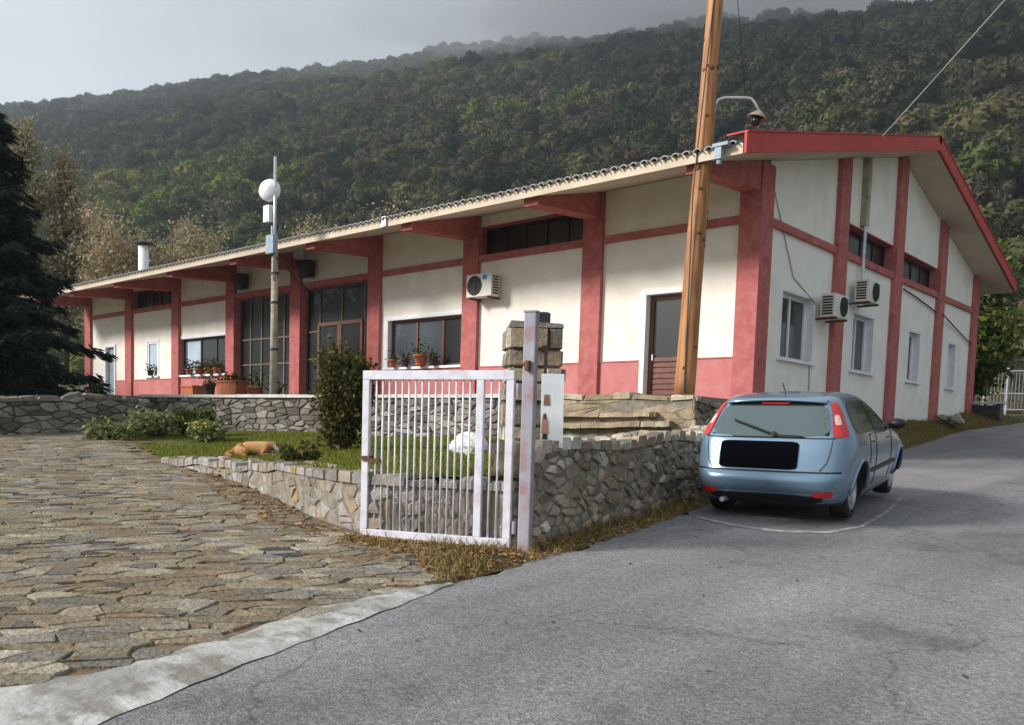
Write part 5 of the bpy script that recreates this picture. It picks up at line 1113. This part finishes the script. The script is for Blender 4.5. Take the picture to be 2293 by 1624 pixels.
    for s in (-1, 1):
        ol = [(.70,.985),(.835,.99),(.825,1.03),(.71,1.28),(.645,1.37),(.585,1.37),(.635,1.28)]
        tl = patch('tail_light', [(s*a, z) for a, z in ol], lambda a, z: rear(a, z, .016), redl)
        patch('reversing_lens', [(s*a, z) for a, z in [(.695,1.12),(.755,1.12),(.705,1.23),(.66,1.23)]], lambda a, z: rear(a, z, .024), whl, parent=tl)
        patch('reflector', [(s*a, z) for a, z in [(.54,.31),(.73,.31),(.74,.41),(.54,.41)]], lambda a, z: rear(a, z, .012), redl)
        # side windows, door lines, trim
        sw = patch('side_window', [(-.22,1.005),(.62,1.0),(1.72,.985),(1.62,1.06),(1.12,1.30),(.80,1.365),(.30,1.385),(-.02,1.36),(-.18,1.24)], lambda y, z, s=s: side(y, z, s, .006), gl)
        for y_ in (.78,):
            patch('pillar_trim', [(y_-.03,1.0),(y_+.035,1.0),(y_+.02,1.37),(y_-.03,1.37)], lambda y, z, s=s: side(y, z, s, .012), blk, parent=sw)
        patch('rub_strip', [(.42,.50),(2.24,.50),(2.24,.555),(.42,.555)], lambda y, z, s=s: side(y, z, s, .012), blk)
        for y_ in (.42, .80, 1.86):
            mb = MB(); mb.tube([side(y_, z, s, .001) for z in np.linspace(.34 if y_ > .5 else .62, .98, 14)], .005, 5); mb.build('door_gap', blk, root)
        for y_ in (.62, 1.66):
            mb = MB(); mb.tube([side(y_, .87, s, .02), side(y_+.07, .873, s, .03), side(y_+.15, .872, s, .02)], .014, 6); mb.build('door_handle', P_, root, True)
        mb = MB(); c = Vector((s*.965, 1.86, 1.03)); 
        V = []; 
        bm = bmesh.new(); bmesh.ops.create_icosphere(bm, subdivisions=2, radius=1); 
        for v in bm.verts: v.co = Vector((v.co.x*.11, v.co.y*.085, v.co.z*.075))+c
        me_ = bpy.data.meshes.new('mirror'); bm.to_mesh(me_); bm.free(); mo_ = link('wing_mirror', me_, blk, root, True)
        mb = MB(); mb.bar((s*.86,1.93,.985),(s*.95,1.93,1.01), .05, .04); mb.build('mirror_arm', blk, root)
    # bumper crease, tailgate gap, added redaction panel, badge recess, wiper
    mb = MB(); mb.tube([rear(a, .595, .0) for a in np.linspace(-.80, .80, 25)], .013, 6); mb.build('bumper_gap', blk, root)
    for s in (-1, 1): mb = MB(); mb.tube([rear(s*.70, .985, .002), rear(s*.69, .85, .002), rear(s*.66, .70, .002), rear(s*.60, .615, .002)], .006, 5); mb.build('tailgate_gap', blk, root)
    V = []
    for z, of in ((.36,.004),(.40,.03),(.47,.045),(.53,.05),(.575,.04),(.59,.01)):
        for a in np.linspace(-.82, .82, 33): V.append(rear(a, z, of*(1-(abs(a)/.86)**4)))
    mk('bumper', V, [(r*33+k, r*33+k+1, (r+1)*33+k+1, (r+1)*33+k) for r in range(5) for k in range(32)], P_, root, True)
    patch('redaction_panel', [(-.52,.625),(.36,.625),(.36,.935),(-.52,.935)], lambda a, z: rear(a, z, .016), mat('redaction_black', (.003,.003,.005), rough=.9, spec=.0), sub=10)  # added black panel shaped like a redaction box; the car has no such part
    patch('bumper_underside', [(-.60,.23),(.60,.23),(.66,.335),(-.66,.335)], lambda a, z: rear(a, z, .006), blk)
    mb = MB(); mb.tube([rear(.06, 1.015, .035), rear(-.12, 1.075, .035), rear(-.42, 1.17, .03)], .012, 6); mb.lathe([(.035,-.02),(.035,.03),(0,.04)], rear(.07,1.005,.0), (0,-1,.35), 12); mb.tube([rear(.07,1.005,.03), rear(.38,.995,.03)], .008, 5); mb.build('wiper', blk, root)
    mb = MB(); mb.tube([(-.45,-.62,.23),(-.45,-.86,.24)], .03, 10); mb.build('exhaust', M['galv'], root)
    for yw in (0, 2.64):
        for s in (-1, 1):
            c = (s*.70, yw, .312); ax = (s, 0, 0)
            wh = MB(); wh.lathe([(.20,-.10),(.295,-.10),(.312,-.07),(.314,0),(.312,.07),(.298,.10),(.25,.106),(.222,.10)], c, ax, 36); tyre = wh.build('wheel', M['rubber'], root, True)
            rm = MB(); rm.lathe([(.222,-.09),(.222,.09),(.208,.108),(.20,.07),(.19,.0)], c, ax, 36); C = Vector(c); A_ = Vector(ax)
            for k in range(7):
                t_ = 2*math.pi*k/7+.2; d = Vector((0, math.cos(t_), math.sin(t_))); rm.bar(C+A_*.085+d*.03, C+A_*.075+d*.195, .05, .03, up=ax)
            rm.lathe([(0,.10),(.05,.098),(.055,.07)], c, ax, 16); rm.build('rim', M['alloy'], tyre)
            bk = MB(); bk.lathe([(0,.02),(.19,.02)], c, ax, 24); bk.build('brake_disc', M['grille'], tyre)
            ar = MB(); pa = []
            for k in range(17):
                t_ = math.radians(-12+204*k/16); yy, zz = yw+.385*math.cos(t_), .315+.385*math.sin(t_)
                if zz > .26: pa.append(side(yy, zz, s, .004))
            ar.tube(pa, .022, 6); ar.build('arch_flare', P_, root, True)
car()
# ------------------------------------------------------------------ spruce at the left
def spruce(base, H, R0, label):
    rl = np.random.default_rng(77); x, y, z = base; root = thing('spruce_tree', base, label, 'tree'); mb = MB(); mb.tube([(x,y,z-.3),(x,y,z+H*.6),(x,y,z+H)], [.22,.13,.02], 10); Q = []
    zz = .9
    while zz < H-.1:
        f = zz/H; Lb = R0*(1-f)**.75*rl.uniform(.8, 1.15)+.12; nb = 9 if f < .7 else 6; a0 = rl.uniform(0, 6.28)
        for k in range(nb):
            an = a0+6.283*k/nb+rl.normal(0, .25); Lk = Lb*(rl.uniform(.45, .95) if rl.random() < .6 else rl.uniform(.95, 1.25)); droop = rl.uniform(.2, .62); zz_ = rl.normal(0, .12); d = np.array([math.cos(an), math.sin(an), 0]); p0 = np.array([x, y, z+zz+zz_])
            path = [p0+d*Lk*t_+np.array([0,0, Lk*(.12*t_-droop*t_*t_+.2*t_**3.5)]) for t_ in np.linspace(0, 1, 7)]; mb.tube(path, [.03,.026,.022,.018,.014,.01,.005], 4, False)
            m_ = int(75*Lk)+14; t_ = rl.uniform(.08, 1, m_)**.8; i = np.minimum((t_*6).astype(int), 5); fr_ = (t_*6-i)[:,None]; pa = np.array(path); c = pa[i]*(1-fr_)+pa[i+1]*fr_
            sd = np.array([-d[1], d[0], 0]); w = (.30*Lk*(1-t_)+.10)*rl.uniform(-1, 1, m_); dirv = sd[None,:]*np.sign(w)[:,None]*.7+d[None,:]*.6+np.column_stack([np.zeros(m_), np.zeros(m_), rl.uniform(-.55,-.05,m_)]); dirv /= np.linalg.norm(dirv, axis=1)[:,None]
            Lw = (.16+.22*rl.random(m_))[:,None]; c = c+sd[None,:]*w[:,None]*.6+np.column_stack([rl.normal(0,.05,m_),rl.normal(0,.05,m_),-np.abs(w)*.3+rl.normal(0,.07,m_)]); bw = np.cross(dirv, rl.normal(size=(m_,3))); bw /= np.linalg.norm(bw, axis=1)[:,None]; bw *= .035
            Q.append(np.stack([c-bw, c+bw, c+dirv*Lw+bw*.3, c+dirv*Lw-bw*.3], 1)); Q.append(np.stack([c-bw*.6-np.array([0,0,.03]), c+bw*.6, c+dirv*Lw*.8+np.array([0,0,-.06])+bw*.2, c+dirv*Lw*.8+np.array([0,0,-.06])-bw*.2], 1))
        zz += .34 if f < .8 else .26
    mb.build('trunk', M['bark'], root, True); mk_quads('crown', np.concatenate(Q), LM['spruce'], root)
spruce((-18.7,-9.05,1.35), 9.0, 3.2, 'dark spruce tree cut by the left edge of the picture')
# ------------------------------------------------------------------ poplars and birches left of the hall
rl = np.random.default_rng(50)
pop = lambda R: (lambda f: R*(math.sin(math.pi*min(1, max(0, (f-.05)/.95))**.8)**.7)+.15)
for (x, y, h, R, lab, m_, nl) in ((-54.9,5.9,15.2,2.1,'tall bare-topped poplar just right of the spruce','poplar',5200), (-53.2,8.0,13.6,1.7,'slimmer poplar right of the tallest poplar','poplar',4200), (-58,2.2,12.5,2.4,'orange-tinted poplar behind the spruce','birch',4200)):
    crown_tree('poplar_tree', (x, y, gz(x, y)), h, lab, 'autumn poplars left of the hall', LM[m_], rl, nl*2, .17, pop(R), 60, .22, .33, up=1.8)
rnd_ = lambda R: (lambda f: R*math.sqrt(max(.02, 1-((f-.58)/.46)**2)))
for (x, y, h, R, lab) in ((-49.0,9.5,9.4,2.9,'straw-coloured sparse tree behind the left end of the roof'), (-45.2,13.0,8.6,2.8,'sparse autumn tree behind the metal flue'), (-50.5,17.5,10.2,3.0,'pale brown tree right behind the straw-coloured tree'), (-41.5,19.5,9.4,3.0,'greyish autumn tree behind the roof right of the flue'), (-57.0,12.5,11,2.6,'thin grey tree between the poplars and the roof'), (-38.5,26,10.4,3.1,'brownish tree above the roof left of the antenna mast')):
    crown_tree('autumn_tree', (x, y, gz(x, y)), h, lab, 'sparse autumn trees behind the hall', LM['birch'], rl, 7500, .16, rnd_(R), 60, .2, .45, up=1.8)
for (x, y, h, R, lab) in ((-8,30,7,2.6,'green tree rising behind the rear eave'), (-3.2,31.5,6.2,2.2,'bushy yellow-green tree right of the rear eave'), (1.0,44,7.5,2.8,'dark green tree behind the neighbouring house'), (-6.5,45,9,3.0,'olive green tree high behind the rear eave'), (-1.5,25.2,4.2,1.5,'low green bush beside the back corner of the hall')):
    crown_tree('green_tree', (x, y, gz(x, y)), h, lab, 'green trees behind the hall', LM['green'], rl, 6500, .20, rnd_(R), 40, .2, .40, up=1.2)
for (x, y, h, R, lab) in ((-34,-17.5,8.5,2.6,'round tree across the lane mirrored in the entrance glass'), (-41,-15.2,9.5,3.0,'taller tree across the lane mirrored in the left glazed screen'), (-47,-22,10.5,3.0,'tallest tree across the lane mirrored in the far windows'), (-29,-23,8.0,2.6,'small tree across the lane mirrored in the wide window')):
    crown_tree('lane_tree', (x, y, gz(x, y)), h, lab, 'trees across the lane mirrored in the glass', LM['green'], rl, 3200, .28, rnd_(R), 30, .2, .45, up=1.2)
# ------------------------------------------------------------------ left background: fence posts and pale lane
mb = MB(); V = [(-70,-22),(-20,-9.4),(-24,3),(-60,16),(-75,12)]
lane = [(-16,-13),(-24,-8.5),(-33,-4.2),(-44,-.5),(-60,3.5)]; V = []
for i, p in enumerate(lane):
    q = np.array(lane[min(i+1, 4)])-np.array(lane[max(i-1, 0)]); q = q/np.linalg.norm(q); nn = np.array([-q[1], q[0]])
    for s in (-1.6, 1.6): a = np.array(p)+nn*s; V.append((a[0], a[1], gz(*a)+.02+.02*i))
tag(mk('lane', V, [(2*i, 2*i+1, 2*i+3, 2*i+2) for i in range(4)], M['concrete']), kind='structure')
for k, (x, y, h, r) in enumerate(((-18.0,-9.35,1.25,.10), (-22.0,-5.6,1.0,.05), (-27.5,-9.2,1.1,.05))):
    mb = MB(); z = gz(x, y); mb.tube([(x,y,z-.2),(x+.01,y,z+h*.6),(x,y,z+h)], [r,r*.95,r*.85], 8); mb.lathe([(r*.85,0),(0,.03)], (x,y,z+h), n=8); tag(mb.build('fence_post', M['bark'] if k == 0 else M['oldwood']), ['thick dark fence post under the spruce at the left edge','thin grey fence post right of the dark post','thin fence post far along the pale lane'][k], 'post', 'fence posts by the lane')
# ------------------------------------------------------------------ neighbouring house and fence at the right
def neighbour():
    root = thing('neighbour_house', (1.2,36.0,3.0), 'low stone outbuilding with brown tiled roof beyond the gable', 'building')
    mb = MB(); mb.box((-4.2,35.0,2.4),(7,40,5.85)); mb.build('wall', M['cream'], root)
    rl = np.random.default_rng(60); P = jitter_grid(-4.3, 7, 2.5, 5.6, .6, .36, .3, rl); cells = voronoi(P, (-4.3,2.4,7,5.6)); st = []
    for c in cells:
        if c is None: continue
        c = tidy(c, .06)
        if len(c) > 2: st.append((*stone_geo(c, lambda u, v, h: (u, 34.98-h, v), .05, .02, rl), np.ptp(c[:,0])*np.ptp(c[:,1])))
    emit_stones(st, 'stone', M['ledge'], root, 150)
    mb = MB(); mb.hexa([(-4.8,34.3,6.0),(7.5,34.3,6.0),(7.5,40.6,6.3),(-4.8,40.6,6.3),(-4.8,34.3,6.1),(7.5,34.3,6.1),(7.5,37.5,7.3),(-4.8,37.5,7.3)]); r = mb.build('roof', M['wood'], root)
    mb = MB(); mb.box((-4.9,34.2,6.10),(7.6,34.32,6.55)); mb.build('fascia', M['soffit'], r)
    for k in range(26): mb = MB(); x = -4.7+k*.45; mb.box((x,34.35,5.72),(x+.12,35.0,5.98)); mb.build('rafter', M['wood'], r)
    fe = thing('wire_fence', (-.5,29.5,2.75), 'pale metal fence panel with mesh beside the back of the hall', 'fence')
    for k in range(5): x = -1.9+k*.85; mb = MB(); mb.tube([(x,29.5+k*.35,2.4),(x,29.5+k*.35,4.9)], .05, 6); mb.build('post', M['galv'], fe)
    for z in (2.95,3.7,4.75):
        mb = MB(); mb.tube([(-1.9,29.5,z),(1.5,30.9,z)], .035, 6); mb.build('rail', M['galv'], fe)
    for k in range(26): x = -1.9+k*.13; mb = MB(); mb.tube([(x,29.5+(x+1.9)*.412,2.95),(x,29.5+(x+1.9)*.412,4.75)], .012, 4); mb.build('wire', M['galv'], fe)
    bn = thing('low_bench', (.3,18.9,2.5), 'dark low bench by the back corner of the gable', 'bench'); 
    mb = MB(); mb.box((-.35,18.7,2.85),(1.0,19.3,2.93)); mb.build('seat', M['galv'], bn)
    for x in (-.25,.85): mb = MB(); mb.box((x-.06,18.75,2.2),(x+.06,19.25,2.848)); mb.build('leg', M['dark'], bn)
    mb = MB(); mb.box((-.18,18.8,2.4),(.78,18.86,2.8)); mb.build('panel', M['dark'], bn)
neighbour()
# ------------------------------------------------------------------ mountainside
CT = np.array([[-.94,.34,.30,1150],[-.84,.54,.36,900],[-.69,.72,.41,640],[-.58,.82,.42,500],[-.44,.90,.43,450],[-.34,.94,.42,430],[-.28,.96,.412,420],[-.25,.97,.418,410],[-.21,.98,.425,400],[-.17,.985,.40,400]])
an = np.arctan2(CT[:,1], CT[:,0]); o_ = np.argsort(an); an = an[o_]; tn = CT[o_,2]; rc = CT[o_,3]
def hill_z(r, th_):
    t_ = np.interp(th_, an, tn); R = np.interp(th_, an, rc); r0 = np.interp(th_, [1.2, 1.75, 2.3, 2.9], [95, 110, 140, 190])
    zc = 1.6+t_*R-5; s = np.clip((r-r0)/(R-r0), 0, 1)
    z = 6.5+(zc-6.5)*s**.92 + 5*np.sin(th_*23+r*.021)*np.sin(r*.03+th_*9)*np.clip(s*4, 0, 1)*(1-s)
    return np.where(r > R, zc-(r-R)*.12, np.where(r < r0, 6.5-(r0-r)*.06, z))
TH0, TH1 = 1.35, 3.05
thh = np.linspace(TH0, TH1, 150)
rr = np.concatenate([np.linspace(70, 430, 46), np.linspace(445, 1500, 40)])
tag(polar_sheet('hill', rr, thh, lambda x, y, r, t_: hill_z(np.full_like(t_, r), t_), mat('forest_floor', (.03,.035,.018), (.055,.045,.03), .05, .95), False), kind='structure')
def crown_proto(k):
    rl = np.random.default_rng(100+k); C = []; Nn = []; nl = 7
    lob = [(rl.normal(0, .42, 3)*np.array([1,1,.5])+np.array([0,0,.95+.25*rl.random()]), rl.uniform(.42, .68)) for _ in range(nl)]
    for c, r in lob:
        d = rl.normal(size=(150,3)); d[:,2] = np.abs(d[:,2])*1.0-.25; d /= np.linalg.norm(d, axis=1)[:,None]; C.append(c+d*r*rl.uniform(.78, 1.10, (150,1))); Nn.append(d)
    C = np.concatenate(C); Nn = np.concatenate(Nn); Q = quad_cloud(C, .17, rl, asp=1.35, nrm=Nn)
    # orient roughly along the surface
    V = Q.reshape(-1, 3).tolist(); F_ = [(4*i, 4*i+1, 4*i+2, 4*i+3) for i in range(len(Q))]
    for c, r in lob:
        bm = bmesh.new(); bmesh.ops.create_icosphere(bm, subdivisions=2, radius=r*.86); b0 = len(V); V += [tuple(np.array(v.co)*rl.uniform(.9,1.1)+c) for v in bm.verts]; F_ += [tuple(b0+v.index for v in f.verts) for f in bm.faces]; bm.free()
    b0 = len(V); V += [(-.07,-.07,-.3),(.07,-.07,-.3),(.07,.07,-.3),(-.07,.07,-.3),(-.03,-.03,1),(.03,-.03,1),(.03,.03,1),(-.03,.03,1)]; F_ += [(b0,b0+1,b0+5,b0+4),(b0+1,b0+2,b0+6,b0+5),(b0+2,b0+3,b0+7,b0+6),(b0+3,b0,b0+4,b0+7)]
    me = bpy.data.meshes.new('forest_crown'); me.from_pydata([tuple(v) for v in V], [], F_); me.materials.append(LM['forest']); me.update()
    return bpy.data.objects.new('forest_crown', me)
def forest():
    pc = bpy.data.collections.new('forest_prototypes'); 
    for k in range(6): pc.objects.link(crown_proto(k))
    rl = np.random.default_rng(8); P = []; r = 96.
    while r < 1170:
        sp = 4.1 if r < 260 else 4.6 if r < 480 else 5.6 if r < 750 else 7.2
        n_ = int((TH1-TH0-.1)*r/sp); t_ = TH0+.05+(np.arange(n_)+rl.uniform(-.45, .45, n_))*(TH1-TH0-.1)/n_; R_ = r+rl.uniform(-.45, .45, n_)*sp
        R0 = np.interp(t_, an, rc); r00 = np.interp(t_, [1.2, 1.75, 2.3, 2.9], [95, 110, 140, 190]); ok = (R_ < R0+14) & (R_ > r00-14) & (t_ > 1.62) & (t_ < 2.95); ok &= rl.random(n_) > .06
        x = CAM[0]+R_*np.cos(t_); y = CAM[1]+R_*np.sin(t_); P.append(np.column_stack([x, y, hill_z(R_, t_)-.4, np.full(n_, sp)])[ok]); r += sp*.86
    P = np.concatenate(P); n_ = len(P)
    me = bpy.data.meshes.new('forest'); me.vertices.add(n_); me.vertices.foreach_set('co', P[:,:3].astype(np.float32).ravel())
    for nm, ty, va in (('pick', 'INT', rl.integers(0, 6, n_)), ('turn', 'FLOAT', rl.uniform(0, 6.283, n_)), ('size', 'FLOAT', P[:,3]*np.where(rl.random(n_) < .25, rl.uniform(.8, 1.25, n_), rl.uniform(.35, .78, n_)))):
        at_ = me.attributes.new(nm, ty, 'POINT'); at_.data.foreach_set('value', va.astype(np.int32) if ty == 'INT' else va.astype(np.float32))
    ob = bpy.data.objects.new('forest', me); COL.objects.link(ob); tag(ob, 'dense mixed woodland covering the mountainside behind the hall', 'forest', kind='stuff')
    ng = bpy.data.node_groups.new('scatter', 'GeometryNodeTree'); ng.interface.new_socket('Geometry', in_out='INPUT', socket_type='NodeSocketGeometry'); ng.interface.new_socket('Geometry', in_out='OUTPUT', socket_type='NodeSocketGeometry')
    nn = ng.nodes; gi = nn.new('NodeGroupInput'); go = nn.new('NodeGroupOutput'); ip = nn.new('GeometryNodeInstanceOnPoints'); ci_ = nn.new('GeometryNodeCollectionInfo'); ci_.inputs['Collection'].default_value = pc; ci_.inputs['Separate Children'].default_value = True; ci_.inputs['Reset Children'].default_value = True
    def att(nm, ty): a = nn.new('GeometryNodeInputNamedAttribute'); a.data_type = ty; a.inputs['Name'].default_value = nm; return a.outputs['Attribute']
    cx = nn.new('ShaderNodeCombineXYZ'); ng.links.new(att('turn', 'FLOAT'), cx.inputs['Z']); ng.links.new(gi.outputs[0], ip.inputs['Points']); ng.links.new(ci_.outputs[0], ip.inputs['Instance']); ip.inputs['Pick Instance'].default_value = True
    ng.links.new(att('pick', 'INT'), ip.inputs['Instance Index']); ng.links.new(cx.outputs[0], ip.inputs['Rotation']); ng.links.new(att('size', 'FLOAT'), ip.inputs['Scale']); ng.links.new(ip.outputs[0], go.inputs[0])
    mo = ob.modifiers.new('scatter', 'NODES'); mo.node_group = ng
    print('forest points', n_)
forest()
# ------------------------------------------------------------------ haze
mb = MB(); mb.box((-1600,-420,-4), (520,1560,400)); hz = mb.build('haze', None); tag(hz, kind='stuff')
hm = bpy.data.materials.new('haze_air'); hm.use_nodes = True; t = hm.node_tree; t.nodes.remove(t.nodes['Principled BSDF']); pv = t.nodes.new('ShaderNodeVolumePrincipled'); pv.inputs['Density'].default_value = .00028; pv.inputs['Color'].default_value = (.76,.88,1,1); pv.inputs['Anisotropy'].default_value = .2
t.links.new(pv.outputs[0], t.nodes['Material Output'].inputs['Volume']); hz.data.materials.clear(); hz.data.materials.append(hm)
# low cloud lying along the ridge
def mist(th_, dr, dz, rt, rr_, rz, dens):
    R = float(np.interp(th_, an, rc)); z = float(hill_z(np.array([R]), np.array([th_]))[0]); r = R+dr
    bm = bmesh.new(); bmesh.ops.create_icosphere(bm, subdivisions=4, radius=1); c, s_ = math.cos(th_), math.sin(th_)
    for v in bm.verts:
        k_ = 1+.16*math.sin(v.co.y*5+th_*40)*math.cos(v.co.x*4)+.09*math.sin(v.co.y*11+v.co.x*7+th_*90)
        a, b_, h = v.co.x*rr_*k_, v.co.y*rt*k_, v.co.z*rz*k_; v.co = (CAM[0]+r*c+a*c-b_*s_, CAM[1]+r*s_+a*s_+b_*c, z+dz+h)
    me = bpy.data.meshes.new('mist_bank'); bm.to_mesh(me); bm.free(); o = link('mist_bank', me); tag(o, kind='stuff')
    m = bpy.data.materials.new('mist'); m.use_nodes = True; t = m.node_tree; t.nodes.remove(t.nodes['Principled BSDF']); v_ = t.nodes.new('ShaderNodeVolumePrincipled'); v_.inputs['Density'].default_value = dens; v_.inputs['Color'].default_value = (.86,.90,.95,1)
    t.links.new(v_.outputs[0], t.nodes['Material Output'].inputs['Volume']); me.materials.append(m)
mist(2.16, -16, 22, 230, 75, 30, .0055)
mist(2.08, -16, 20, 170, 70, 28, .0075)
mist(1.97, -18, 22, 130, 65, 28, .009)
mist(1.84, -16, 24, 110, 60, 26, .007)
